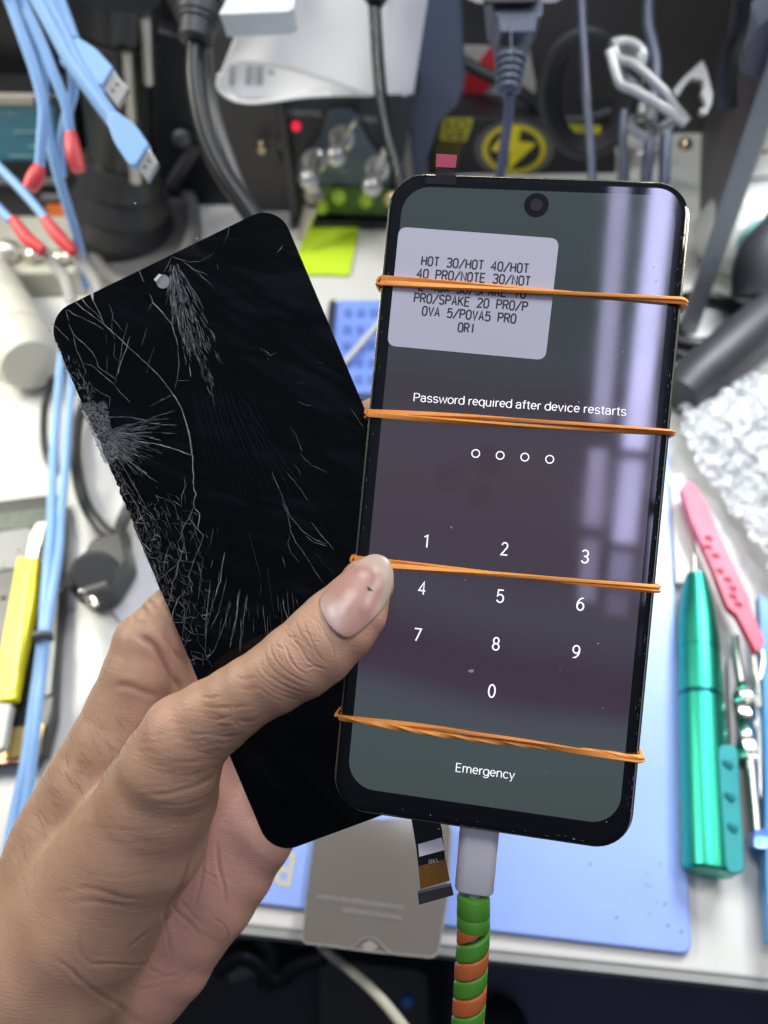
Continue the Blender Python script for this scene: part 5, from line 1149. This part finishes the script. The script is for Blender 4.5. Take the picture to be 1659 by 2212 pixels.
m_c2 = mat('cord_slate_blue', (.060, .075, .125), .36, var=.1)
# large mains plug hanging down
pl = thing('hanging_mains_plug', 'slate blue mains connector with ribbed strain relief hanging cord-down at the top', 'mains plug', P(1100, 200, .43))
def H_(x, y, d=.43): return P(x, y, d)
mesh('plug_body', prism(rpoly([H_(*p, .438) for p in ((1040, -40), (1168, -40), (1168, 14), (1157, 30), (1153, 92), (1141, 100), (1138, 126), (1066, 126), (1063, 98), (1052, 88), (1046, 30))], .12), -CF*.024), m_c2, pl, bevel=.0025)
mesh('plug_top', prism([H_(*p, .412) for p in ((1036, -40), (1172, -40), (1160, 12), (1044, 14))], -CF*.003), mat('plug_black', (.02, .02, .022), .5), pl, smooth=False, bevel=.001)
mesh('seam', tube([H_(1104, 20, .4135), H_(1104, 122, .4135)], .0005, 6, 1), m_c2, pl)
for i in range(5):
    t = i/4; w0 = .0094-.0022*t
    mesh('strain_rib', lathe(H_(1103-1.2*i, 128+i*15, .428), H_(1102.5-1.2*i, 137+i*15, .428), [(0, w0*.92), (.2, w0), (.8, w0), (1, w0*.9)], 20), m_c2, pl)
mesh('strain_core', lathe(H_(1104, 122, .428), H_(1098, 206, .428), [(0, .0082), (.9, .0055), (1, .0040)], 20), m_c2, pl)
mesh('cord', tube([H_(1100, 200, .428), H_(1098, 250, .44), H_(1090, 310, .46), H_(1080, 380, .48), H_(1074, 470, .50)], .0032, 14), m_c2, pl)
single('white_power_strip', prism(rpoly([H_(*p, .47) for p in ((985, -60), (1232, -60), (1226, -8), (1200, 8), (1030, 10), (998, -6))], .2), -CF*.05), mat('strip_white', (.68, .70, .72), .4), 'white power strip at the very top with the slate blue plug in it', 'power strip', bevel=.004)
for i, (pts, r, lb) in enumerate((([(1256, -20), (1259, 80), (1266, 200), (1274, 300), (1280, 400)], .0030, 'straight slate blue cord right of the hanging plug'), ([(1402, -20), (1400, 50), (1410, 100), (1416, 150), (1408, 240), (1404, 300), (1394, 400)], .0040, 'slate cord passing behind the twisted grey tie'), ([(1440, 262), (1438, 300), (1434, 420)], .0040, 'short slate cord end below the twisted grey tie'), ([(1348, 240), (1345, 300), (1350, 420)], .0032, 'thin slate cord left of the short one below the grey tie'))):
    single('hanging_cable', tube([P(x, y, .50+.01*i) for x, y in pts], r, 12), m_c2, lb, 'cord', 'slate cords hanging behind the lit phone')
m_tie = mat('tie_glossy_grey', (.27, .28, .275), .22, coat=.5, var=.25, vs=60)
def Z4(z, d=.47): return P(z[0]*.26453+1220, z[1]*.26453, d)
tie = thing('twisted_grey_tie', 'glossy grey plastic strap looped round the slate cords at the upper right', 'cable tie', Z4((700, 700)))
mesh('strap_loop', tube([Z4(p, .462) for p in ((400, 400), (440, 480), (560, 520), (700, 640), (820, 760), (900, 880), (1000, 1000))], .0042, 10, flat=.0030), m_tie, tie)
mesh('strap_loop', tube([Z4(p, .458) for p in ((370, 420), (420, 600), (460, 690), (560, 730), (700, 810), (840, 900), (990, 1010))], .0045, 10, flat=.0028), m_tie, tie)
mesh('strap_knot', cat(tube([Z4(p, .470) for p in ((380, 380), (470, 360), (560, 380), (620, 450), (600, 560), (580, 680), (520, 640), (480, 520))], .0046, 10), tube([Z4(p, .475) for p in ((560, 950), (540, 1030), (620, 1100), (700, 1110), (760, 1060), (880, 1000))], .0030, 8), tube([Z4(p, .475) for p in ((620, 980), (640, 860), (700, 900), (690, 1040))], .0032, 8)), m_tie, tie)
single('grey_spring_hook', prism([Z4(p, .52) for p in ((1130, 482), (1165, 560), (1195, 680), (1215, 770), (1205, 850), (1165, 935), (1120, 942), (1098, 905), (1110, 880), (1152, 868), (1130, 810), (1108, 765), (1128, 720), (1128, 655), (1040, 640), (985, 700), (920, 800), (880, 735), (960, 640), (1060, 545))], CF*.004), mat('hook_grey', (.24, .245, .25), .4), 'flat grey bent hook beside the twisted tie', 'hook', bevel=.001)
for i, (x, y, r) in enumerate(((1427, 318, .006), (1382, 335, .009), (1480, 312, .007))):
    single('metal_stud', ball(VS(x, y, .70), r, r, r*.8), m_gold if i == 2 else mat('stud_pale', (.6, .56, .52), .3, metal=.4), ('small pale glint stud between the hanging cords', 'larger pale stud left of the hanging cords', 'brass stud on the bay side panel')[i], 'stud')
single('pale_cable_end', cat(tube([VS(1352, 320, .70), VS(1345, 400, .70)], .006, 10, 1), tube([VS(1398, 345, .69), VS(1440, 300, .70)], .004, 10, 1)), mat('pale_grey_cable', (.32, .31, .30), .4), 'pale grey cable ends just above the top edge of the lit phone', 'cable end')

# ---- folded white manual
man = thing('folded_paper_manual', 'folded white paper sheet curling at its lower left, above the power supply', 'paper', VS(700, 200, .60))
m_pap = mat('paper_white', (.86, .86, .865), .65, spec=.25, var=.02, vs=18)
def V5(x, y, s=.58): return VS(x, y, s)
VF_ = []; FF = []; rows = 26; cols = 30
lefts = [(545, -60), (525, 30), (505, 80), (485, 130), (476, 158), (500, 138), (540, 130)]
# front leaf: loft from the curled left edge to the straight right edge, hem rising in a curve
for j in range(rows+1):
    t = j/rows
    for i in range(cols+1):
        s = i/cols; xt = 560+(932-560)*s
        hem = np.interp(s, [0, .08, .2, .4, .6, .8, .86, 1.0], [165, 140, 133, 152, 178, 207, 203, 200]); xb = np.interp(s, [0, .08, .2, .4, .6, .8, 1], [474, 500, 545, 640, 720, 795, 893])
        y = -60+(hem+60)*t; x = xt+(xb-xt)*t
        dep = .585+.012*math.sin(s*5)+.03*max(0, .25-s)**1.0*4*max(0, t)-.0
        VF_.append(V5(x, y, dep))
for j in range(rows):
    for i in range(cols): a = j*(cols+1)+i; FF.append((a, a+1, a+cols+2, a+cols+1))
o = mesh('front_leaf', (VF_, FF), m_pap, man, auto=0); q = o.modifiers.new('t', 'SOLIDIFY'); q.thickness = .0018
loop = [(474, 160), (471, 185), (482, 202), (505, 215), (540, 221), (590, 217), (650, 209), (720, 204), (790, 204)]
VF_ = []; FF = []
lp = crom([np.array([x, y, 0.]) for x, y in loop], 4); n = len(lp); m_ = 10
for i, p in enumerate(lp):
    for k in range(m_+1):
        VF_.append(V5(p[0]+(k*2 if p[0] < 500 else 0), p[1]-k*.2, .585+.04*k/m_+.02*math.sin(i/n*3)))
for i in range(n-1):
    for k in range(m_): a = i*(m_+1)+k; FF.append((a, a+1, a+m_+2, a+m_+1))
o = mesh('curled_hem', (VF_, FF), m_pap, man, auto=0); q = o.modifiers.new('t', 'SOLIDIFY'); q.thickness = .0012; q.offset = 0
mesh('hem_roll', tube([V5(x, y, .588) for x, y in loop], .0014, 10), m_pap, man)
bk = mesh('back_leaf', prism([V5(*p, .64) for p in rpoly(((476, 158), (480, 190), (520, 214), (600, 212), (780, 205), (780, 120), (520, 118)), .1)], E2*.002), m_pap, man, smooth=False)
mesh('printed_bars', cat(*[prism([V5(*p, .637) for p in ((x, 142), (x+w0, 142), (x+w0-2, 184), (x-4, 184))], -E2*.0004) for x, w0 in ((500, 3), (506, 2), (534, 8), (546, 3), (556, 14))]+[prism([V5(*p, .637) for p in ((580, 150), (596, 155), (590, 162), (578, 160))], -E2*.0004)]), mat('faint_print', (.36, .36, .38), .6), bk, smooth=False)
mesh('right_leaf', prism([V5(*p, .575) for p in ((840, -60), (931, -60), (893, 199), (884, 200), (876, 207), (836, 190))], -E2*.0015), m_pap, man, smooth=False)
single('white_adapter', prism(rpoly([P(*p, .42) for p in ((494, -40), (644, -40), (634, 18), (620, 25), (472, 31), (488, 4))], .15), CF*.02), mat('adapter_white', (.66, .70, .68), .4), 'white adapter corner at the top edge above the folded paper', 'adapter', bevel=.002)
# beaded lead in front of the paper
bl = thing('black_beaded_lead', 'thin black lead with tiny shiny dots hanging in front of the folded paper', 'lead', P(830, 380, .5))
pth = [(808, -20), (812, 60), (818, 150), (826, 230), (840, 300), (858, 360), (870, 420)]
mesh('lead_sheath', tube([P(x, y, .49) for x, y in pth], .0042, 12), m_rub2, bl)
mesh('lead_head', lathe(P(812, -30, .487), P(813, 10, .487), [(0, .0085), (.6, .0085), (1, .005)], 16), m_rub2, bl)
pc_ = crom([np.array([x, y, 0.]) for x, y in pth], 8)
mesh('chrome_beads', cat(*[ball(P(pc_[i][0]-2+2*math.sin(i*2.2), pc_[i][1], .4860), .0006) for i in range(4, len(pc_)-6)]), m_chrome, bl)
# thick black cable with connector, left of the paper
tc_ = thing('thick_black_cable', 'thick glossy black cable with barrel connector hanging left of the folded paper', 'cable', P(470, 300, .44))
pth = [(425, 90), (422, 160), (430, 230), (448, 300), (480, 370), (520, 430), (570, 500), (620, 560)]
mesh('cable_sheath', tube([P(x, y, .44) for x, y in pth], .0062, 18), m_rub2, tc_)
mesh('connector', lathe(P(438, -40, .437), P(422, 92, .437), [(0, .0135), (.35, .0135), (.36, .0125), (.42, .0125), (.43, .0135), (.62, .013), (.63, .0118), (.70, .0118), (.71, .0105), (.97, .0100), (1, .007)], 24), m_rub, tc_)
single('clear_hanging_tube', tube([P(x, y, .455) for x, y in ((446, 90), (450, 180), (470, 270), (505, 370), (550, 480), (600, 600))], .0036, 12), mat('grey_tube', (.12, .125, .12), .3, alpha=.8), 'grey clear tube running beside the thick black cable', 'tube')

# ---- microscope stand on the left
ms_ = thing('microscope_stand', 'black cylindrical lens barrel on a stand behind the pale blue USB cables', 'microscope stand', D(260, 560))
def M_(x, y, s=.62): return VS(x, y, s)
m_msc = mat('microscope_black', (.014, .015, .016), .3, var=.2, vs=20)
mesh('top_ring', lathe(M_(238, -30), M_(238, 68), [(0, .036), (.7, .036), (.71, .034), (.85, .034), (.86, .036), (1, .034)], 30), m_msc, ms_)
mesh('barrel', lathe(M_(240, 66), M_(262, 380), [(0, .028), (1, .026)], 30), m_msc, ms_)
mesh('lens_shroud', lathe(M_(258, 340), M_(268, 560), [(0, .030), (.2, .038), (.22, .036), (.4, .045), (.42, .043), (.6, .050), (.62, .048), (.98, .055), (1, .050)], 30), mat('shroud_grey', (.034, .034, .037), .3, alpha=.9), ms_)
for q0, q1, r_ in ((M_(274, 116, .585), M_(284, 262, .585), .0042), (M_(313, 38, .60), M_(321, 180, .60), .0045), (M_(291, 352, .575), M_(294, 392, .575), .0050)): mesh('focus_rail', tube([q0, q1], r_, 10, 1), mat('satin_rail', (.42, .40, .36), .3, metal=.8), ms_)
mesh('stand_arm', prism([M_(*p, .68) for p in ((330, 60), (430, 90), (470, 300), (520, 480), (380, 520), (330, 300))], E2*.02), mat('arm_black', (.010, .011, .016), .45, var=.5, vs=18), ms_, smooth=False, bevel=.004)
mesh('clamp_knob', ball(M_(395, 302, .672), .010, .006, .010), mat('screw_dark', (.09, .09, .10), .4, metal=.4), ms_)
mesh('clamp_lever', tube([M_(420, 320, .672), M_(370, 400, .672)], .006, 10, 1), mat('screw_dark', (.09, .09, .10), .4, metal=.4), ms_)
mesh('base_ring', tube([D(300+118*math.cos(t), 480+140*math.sin(t), .01) for t in np.linspace(0, 2*math.pi, 25)[:-1]], .0075, 12, 4, True), mat('ring_grey_clear', (.14, .14, .135), .35), ms_)
mesh('base_plate', prism([D(300+112*math.cos(t), 480+134*math.sin(t), .002) for t in np.linspace(0, 2*math.pi, 40)[:-1]], (0, 0, .006)), mat('base_grey', (.075, .075, .078), .45), ms_)
# dark cabinet left of it
single('dark_monitor', prism([VS(*p, .70) for p in ((-260, -120), (330, -120), (420, 130), (540, 445), (-260, 450))], E2*.03), mat('monitor_black', (.012, .012, .014), .35, var=.4, vs=8), 'black monitor back filling the upper left behind the blue cables', 'monitor', smooth=False)

# ---- charger with teal display
mt = thing('battery_tester', 'bench tester with teal screen and orange strip at the left edge', 'tester', VS(80, 480, .66))
def V6(x, y, o=0): return VS(x, y, .66-o)
mesh('tester_case', prism([V6(*p) for p in ((-160, 205), (150, 205), (205, 480), (-160, 480))], E2*.10), mat('tester_black', (.018, .018, .020), .4), mt, smooth=False, bevel=.002)
mesh('top_bar', prism([V6(*p, .001) for p in ((-160, 198), (80, 200), (82, 220), (-160, 218))], -E2*.008), mat('bar_beige', (.36, .34, .29), .4), mt, smooth=False, bevel=.001)
s_ = mesh('teal_screen', prism([V6(*p, .001) for p in ((-160, 228), (118, 230), (128, 345), (-160, 345))], -E2*.001), mat('teal_screen', (.02, .12, .17), .25, emis=(.012, .075, .11), es=.6, var=.3, vs=15), mt, smooth=False)
mesh('screen_text', cat(text_on('SUPPLY', V6(2, 251, .003), V6(50, 253, .003), .0050, -E2), *[prism([V6(*p, .003) for p in ((x, y), (x+w0, y), (x+w0, y+4), (x, y+4))], -E2*.0004) for x, y, w0 in ((30, 282, 46), (62, 314, 30), (20, 334, 50))]), mat('screen_lettering', (.30, .50, .58), .4), s_, smooth=False)
mesh('orange_strip', prism([V6(*p, .002) for p in rpoly(((100, 440), (190, 443), (187, 473), (108, 470)), .15)], -E2*.003), mat('strip_orange', (.85, .19, .02), .4), mt, smooth=False)
mesh('grey_keys', cat(*[prism([V6(*p, .001) for p in rpoly(((x, y), (x+w0, y), (x+w0, y+12), (x, y+12)), .3)], -E2*.003) for x, y, w0 in ((80, 384, 50), (90, 418, 56), (-20, 384, 60))]), mat('keys_grey', (.22, .22, .23), .5), mt, smooth=False)
bs = thing('cream_preheater', 'cream coloured machine base at the left edge with knobs, behind the cracked screen', 'machine', D(60, 600))
mesh('machine_body', prism([D(*p, .0) for p in ((-160, 520), (205, 520), (190, 640), (-160, 650))], (0, 0, .028)), mat('cream_metal', (.42, .41, .35), .35, var=.2, vs=25), bs, smooth=False, bevel=.003)
for q0, r_ in ((D(75, 545, .034), (.012, .012, .008)), (D(130, 555, .034), (.014, .008, .006)), (D(20, 545, .034), (.012,)*3)): mesh('metal_knob', ball(q0, *r_), mat('knob_pale_metal', (.62, .60, .52), .25, metal=.7), bs)
single('red_cap_tube', cat(ball(D(8, 612, .03), .012), tube([D(-40, 640, .02), D(18, 622, .02)], .006, 10, 1)), mat('cap_red', (.62, .04, .05), .45), 'red capped blue tube at the left edge behind the cream cylinder', 'tube')

# ---- pale blue USB cables
m_lb = mat('pale_blue_cable', (.27, .47, .78), .34, spec=.45, var=.05, vs=30)
m_red = mat('red_heatshrink', (.66, .055, .06), .4)
m_usb = mat('usb_steel', (.42, .41, .40), .32, metal=.9)
def Z1(z, d): return P(z[0]*.3307, z[1]*.3307, d)
def zc(pts, d0, d1, r, k=12):
    n = len(pts); return tube([Z1(p, d0+(d1-d0)*i/(n-1)) for i, p in enumerate(pts)], r, k)
def usb(body, shell, d, lb, cordpts, cr):
    t = thing('usb_cable', lb, 'usb cable', Z1(body[0], d), 'pale blue USB cables at the upper left')
    mesh('plug_body', prism(rpoly([Z1(p, d) for p in body], .18), CF*.0075), m_lb, t, bevel=.0014)
    sh_ = mesh('plug_shell', prism([Z1(p, d+.0018) for p in shell], CF*.0040), m_usb, t, smooth=False, bevel=.0003)
    cx_ = np.mean(shell, 0); ex = (np.array(shell[0])-np.array(shell[3])); ex = ex/np.linalg.norm(ex)
    mesh('plug_slots', cat(*[prism(rpoly([Z1(tuple(cx_+ex*s+np.array(q)), d+.0016) for q in ((-13, -10), (7, -13), (13, 10), (-7, 13))], .2), CF*.0003) for s in (-24, 24)]), mat('slot_dark', (.05, .05, .05), .5), sh_, smooth=False)
    mesh('cord', cordpts, m_lb, t)
    return t
usb([(440, 265), (500, 238), (620, 310), (738, 437), (665, 560), (600, 530), (480, 400)], [(738, 460), (835, 578), (765, 690), (665, 560)], .395, 'pale blue USB plug upper of the two, in front of the lens barrel', cat(zc([(300, -80), (370, 0), (420, 120), (470, 260)], .39, .398, .0042)), .004)
usb([(690, 780), (750, 718), (880, 810), (970, 940), (885, 1080), (840, 1075), (745, 930)], [(962, 960), (1030, 1060), (960, 1180), (885, 1078)], .375, 'pale blue USB plug lower of the two, pointing at the cracked screen', cat(zc([(190, -80), (240, 0), (350, 200), (470, 420), (610, 620), (735, 790)], .37, .379, .0036), zc([(260, -80), (310, 10), (410, 200), (520, 430), (650, 640), (748, 780)], .372, .381, .0033)), .004)
for i, (pts, r, d0, d1, red, lb) in enumerate((
    ([(20, -80), (60, 0), (150, 250), (230, 480), (280, 700), (272, 900), (258, 1090)], .0030, .40, .43, [(258, 1085), (235, 1150), (190, 1235)], 'pale blue lead with red tip ending leftmost of the three upper red tips'),
    ([(90, -80), (140, 0), (250, 230), (350, 480), (430, 690), (458, 870)], .0030, .41, .44, [(460, 865), (478, 980), (510, 1115)], 'pale blue lead with red tip ending above the orange strip'),
    ([(-60, 1030), (0, 1100), (100, 1200), (200, 1310), (300, 1430)], .0030, .50, .50, [(290, 1425), (380, 1540), (480, 1650)], 'pale blue lead crossing to a dark red tip beside the cracked screen corner'),
    ([(-60, 1300), (0, 1370), (70, 1440)], .0030, .50, .50, [(80, 1425), (180, 1560), (280, 1640)], 'pale blue lead with the lowest red tip near the left edge'))):
    t = thing('test_lead', lb, 'test lead', Z1(pts[-1], d1), 'pale blue leads with red tips')
    mesh('lead', zc(pts, d0, d1, r), m_lb, t)
    rt = tube([Z1(p, d1) for p in red], lambda t_: .0032+.0016*math.sin(t_*2.6), 12)
    mesh('red_tip', rt, m_red, t)
    if i > 1: mesh('clear_tail', tube([Z1((red[-1][0]+a, red[-1][1]+b_), d1+.01) for a, b_ in ((0, 0), (70, 80), (150, 190), (190, 330))], .0042, 10), mat('clear_tail', (.5, .5, .46), .25, alpha=.8), t)
lc_ = thing('long_blue_cable', 'pair of pale blue cables running down the left side, bound with a grey tie', 'cable', D(95, 1330))
A1 = [(30, -30), (62, 60), (92, 150), (97, 232), (118, 350), (144, 440), (162, 500), (178, 560), (186, 620)]
A2 = [(140, 130), (155, 150), (158, 200), (140, 264), (130, 330), (133, 380)]
mesh('strand', cat(tube([P(x, y, .41+.12*i/8) for i, (x, y) in enumerate(A1)], .0031, 12)), m_lb, lc_)
mesh('strand', tube([P(x, y, .43+.01*i) for i, (x, y) in enumerate(A2)], .0031, 12), m_lb, lc_)
Lh = [(150, 690, .05), (134, 760, .045), (127, 827, .04), (120, 916, .035), (115, 983, .03), (112, 1060, .03), (110, 1140, .035), (104, 1210, .04), (97, 1300, .04), (93, 1364, .04), (84, 1440, .03), (72, 1525, .025), (56, 1640, .02), (32, 1755, .012), (18, 1830, .008), (14, 1900, .006)]
Lr = [(172, 700, .05), (160, 770, .045), (154, 838, .04), (146, 938, .035), (138, 1042, .03), (131, 1120, .03), (128, 1180, .035), (121, 1235, .04), (110, 1300, .04), (101, 1360, .04), (92, 1440, .032), (82, 1525, .028), (74, 1600, .024), (62, 1700, .016), (50, 1780, .01), (44, 1860, .008)]
mesh('strand', tube([D(*p) for p in Lh], .0030, 12), m_lb, lc_)
mesh('strand', tube([D(*p) for p in Lr], .0030, 12), m_lb, lc_)
mesh('cable_tie', lathe(D(92, 1372, .042), D(91, 1380, .042), [(0, .0062), (1, .0062)], 18), mat('tie_grey', (.10, .10, .10), .5), lc_)

# ---- left desk items
cyl = thing('cream_bottle', 'cream white bottle lying on its side at the left edge', 'bottle', D(40, 740))
mesh('bottle_body', lathe(D(-70, 560, .03), D(68, 790, .03), [(0, .024), (.04, .029), (.62, .029), (.66, .0275), (.70, .029), (.93, .029), (1, .022)], 30), mat('cream_plastic', (.66, .65, .56), .4, var=.03), cyl)
mesh('bottle_print', cat(*[lathe(D(-70+138*t, 560+230*t, .03), D(-70+138*(t+.012), 560+230*(t+.012), .03), [(0, .0293), (1, .0293)], 30) for t in (.45, .50, .80)]), mat('print_taupe', (.46, .44, .37), .5), cyl)
m_loop = mat('thin_black_wire', (.035, .037, .035), .4)
for pts, r, lb in (([(150, 790, .01), (118, 815, .01), (100, 860, .01), (94, 920, .01), (98, 975, .008), (112, 1010, .006)], .0030, 'thin dark wire loop around the pale blue cables'),
                   ([(182, 870, .01), (168, 915, .01), (163, 980, .01), (170, 1040, .01), (188, 1095, .01), (220, 1140, .01), (252, 1168, .008)], .0044, 'thicker dark wire curving towards the black travel plug')):
    single('looped_wire', tube([D(*p) for p in pts], r, 10), m_loop, lb, 'wire', 'dark wires on the desk at the left')
plg = thing('travel_plug', 'black three pin mains plug with brass pins on the desk left of the hand', 'mains plug', D(210, 1250))
m_tp = mat('plug_charcoal', (.040, .041, .042), .4)
mesh('plug_disc', lathe(D(205, 1240, .006), D(205, 1240, .034), [(0, .0135), (.1, .0150), (.8, .0150), (1, .0125)], 32), m_tp, plg)
mesh('plug_heel', cat(prism(rpoly([D(*p, .004) for p in ((225, 1200), (285, 1185), (300, 1240), (262, 1308), (205, 1326), (170, 1300))], .2), (0, 0, .022))), m_tp, plg, bevel=.002)
m_pin = mat('pin_metal', (.45, .42, .36), .25, metal=1)
for a, c in (((125, 1267), (172, 1256)), ((180, 1280), (232, 1264))):
    pn_ = mesh('pin', tube([D(*a, .030), D(*c, .030)], .0030, 12, 1), mat('pin_sleeve', (.10, .10, .10), .35), plg)
    mesh('pin_end', ball(D(*a, .030), .0042, .0034, .0034), m_pin, pn_)
mesh('earth_ring', tube([D(198+9*math.cos(t), 1301+9*math.sin(t), .030) for t in np.linspace(0, 6.28, 13)[:-1]], .0016, 8, 3, True), m_pin, plg)
mesh('fuse_cover', prism(rpoly([D(*p, .0345) for p in ((188, 1208), (214, 1208), (214, 1218), (188, 1218))], .3), (0, 0, .001)), m_pin, plg)
mesh('plug_cord', tube([D(*p) for p in ((262, 1200, .014), (268, 1170, .014), (262, 1140, .01), (290, 1080, .01), (330, 1020, .01))], .005, 12), m_tp, plg)
single('paper_sheet', prism([D(*p, .001) for p in ((320, 1200), (420, 1330), (380, 1500), (236, 1310))], (0, 0, .0008)), mat('sheet_white', (.62, .62, .64), .6), 'white paper sheet on the desk under the black plug, left of the cracked screen', 'paper', smooth=False)
lp_ = thing('opened_phone', 'opened phone chassis lying at the left edge under the yellow knife', 'phone', D(60, 1400))
m_ch = mat('chassis_black', (.022, .023, .024), .35, var=.4, vs=60)
mesh('chassis', prism(rpoly([D(*p, .004) for p in ((-110, 1112), (136, 1082), (148, 1150), (128, 1560), (108, 1640), (90, 1650), (-110, 1668))], .12), (0, 0, .009)), m_ch, lp_, bevel=.0015)
mesh('battery', prism([D(*p, .0132) for p in ((-110, 1165), (70, 1140), (62, 1225), (-110, 1250))], (0, 0, .0012)), mat('battery_silver', (.26, .27, .27), .45), lp_, smooth=False, bevel=.0005)
mesh('circuit_board', prism([D(*p, .0132) for p in ((-110, 1126), (128, 1094), (126, 1132), (-110, 1160))], (0, 0, .001)), mat('pcb_green', (.075, .10, .075), .4, var=.7, vs=200), lp_, smooth=False)
for x, y in ((42, 1190), (10, 1225), (5, 1290), (120, 1120), (110, 1320), (20, 1600), (96, 1500)): mesh('screw', ball(D(x, y, .0138), .0016), m_gold, lp_)
mesh('grey_cover', prism([D(*p, .0132) for p in ((88, 1390), (122, 1388), (112, 1500), (86, 1510))], (0, 0, .0014)), mat('shield_grey', (.12, .13, .13), .4, metal=.5), lp_, smooth=False)
mesh('gold_strip', prism([D(*p, .0132) for p in ((-110, 1590), (98, 1565), (88, 1632), (-110, 1650))], (0, 0, .0012)), mat('gold_foil', (.55, .42, .16), .35, metal=.5, var=.4, vs=50), lp_, smooth=False)
mesh('copper_rim', prism([D(*p, .0132) for p in ((-110, 1648), (50, 1640), (50, 1646), (-110, 1656))], (0, 0, .001)), mat('copper_rim', (.60, .30, .20), .35, metal=.6), lp_, smooth=False)
kn = thing('yellow_knife', 'bright yellow craft knife with steel blade across the opened phone', 'knife', D(40, 1370))
mesh('knife_handle', prism(rpoly([D(*p, .020) for p in ((47, 1213), (92, 1216), (84, 1310), (62, 1420), (44, 1520), (2, 1524), (-4, 1500), (14, 1400))], .16), (0, 0, .007)), mat('yellow_plastic', (.86, .76, .01), .38, var=.05), kn, bevel=.0018)
mesh('knife_ridge', prism(rpoly([D(*p, .0272) for p in ((58, 1235), (66, 1235), (34, 1490), (26, 1490))], .2), (0, 0, .0012)), mat('yellow_ridge', (.90, .82, .08), .3), kn, bevel=.0004)
mesh('knife_blade', prism([D(*p, .021) for p in ((62, 1212), (82, 1212), (104, 1132), (84, 1136), (70, 1160))], (0, 0, .003)), mat('blade_pale', (.55, .53, .47), .25, metal=.8), kn, smooth=False)
mesh('knife_cap', prism(rpoly([D(*p, .019) for p in ((-4, 1526), (34, 1528), (18, 1620), (-8, 1640))], .15), (0, 0, .006)), mat('cap_pale_grey', (.50, .51, .48), .45), kn, bevel=.001)

# ---- below the bench
single('cream_wire', tube([D(690, 2036, -.02), P(705, 2055, .40), P(763, 2101, .38), P(813, 2147, .36), P(870, 2215, .34), P(930, 2300, .32)], .0025, 14), mat('cream_cord', (.50, .49, .40), .4), 'cream cord dropping from under the screen film towards the camera', 'cord')
single('black_floor_cables', cat(tube([P(x, y, .60) for x, y in ((470, 2090), (520, 2060), (560, 2075), (600, 2110), (640, 2080), (700, 2060))], .009, 12), tube([P(x, y, .60) for x, y in ((540, 1980), (560, 2020), (590, 2060), (575, 2130))], .008, 12), tube([P(x, y, .62) for x, y in ((600, 2050), (640, 2020), (690, 2010))], .008, 12)), m_rub2, 'tangle of black cables under the desk beside the hand', 'cables')
single('grey_floor_bracket', tube([P(500, 2105, .64), P(640, 2050, .64)], .008, 12, 1), mat('bracket_dim_grey', (.10, .095, .09), .5), 'dim grey rail under the desk behind the black cables', 'rail')
single('dark_case', prism([P(*p, .75) for p in rpoly(((690, 2070), (920, 2100), (940, 2400), (690, 2400)), .1)], CF*.05), mat('case_dark_grey', (.045, .043, .046), .6), 'dark grey case on the floor below the screen film', 'case')
single('navy_seat', prism([P(*p, .70) for p in ((1000, 2020), (1900, 2120), (1900, 2500), (940, 2500))], CF*.08), mat('navy_fabric', (.060, .066, .115), .7, var=.25, vs=12), 'dark navy seat below the desk at the lower right', 'seat', smooth=False)
single('round_knob_chair', ball(P(1075, 2225, .66), .028, .028, .02), mat('foot_black', (.006, .008, .014), .5), 'round black knob against the navy seat at the bottom edge', 'knob')
single('blue_led', cat(ball(P(879, 2162, .6), .006)), mat('led_bright_blue', (.03, .16, .40), .3), 'tiny blue LED in the dark below the desk', 'cap')  # small blue LED, drawn as a ball without glow
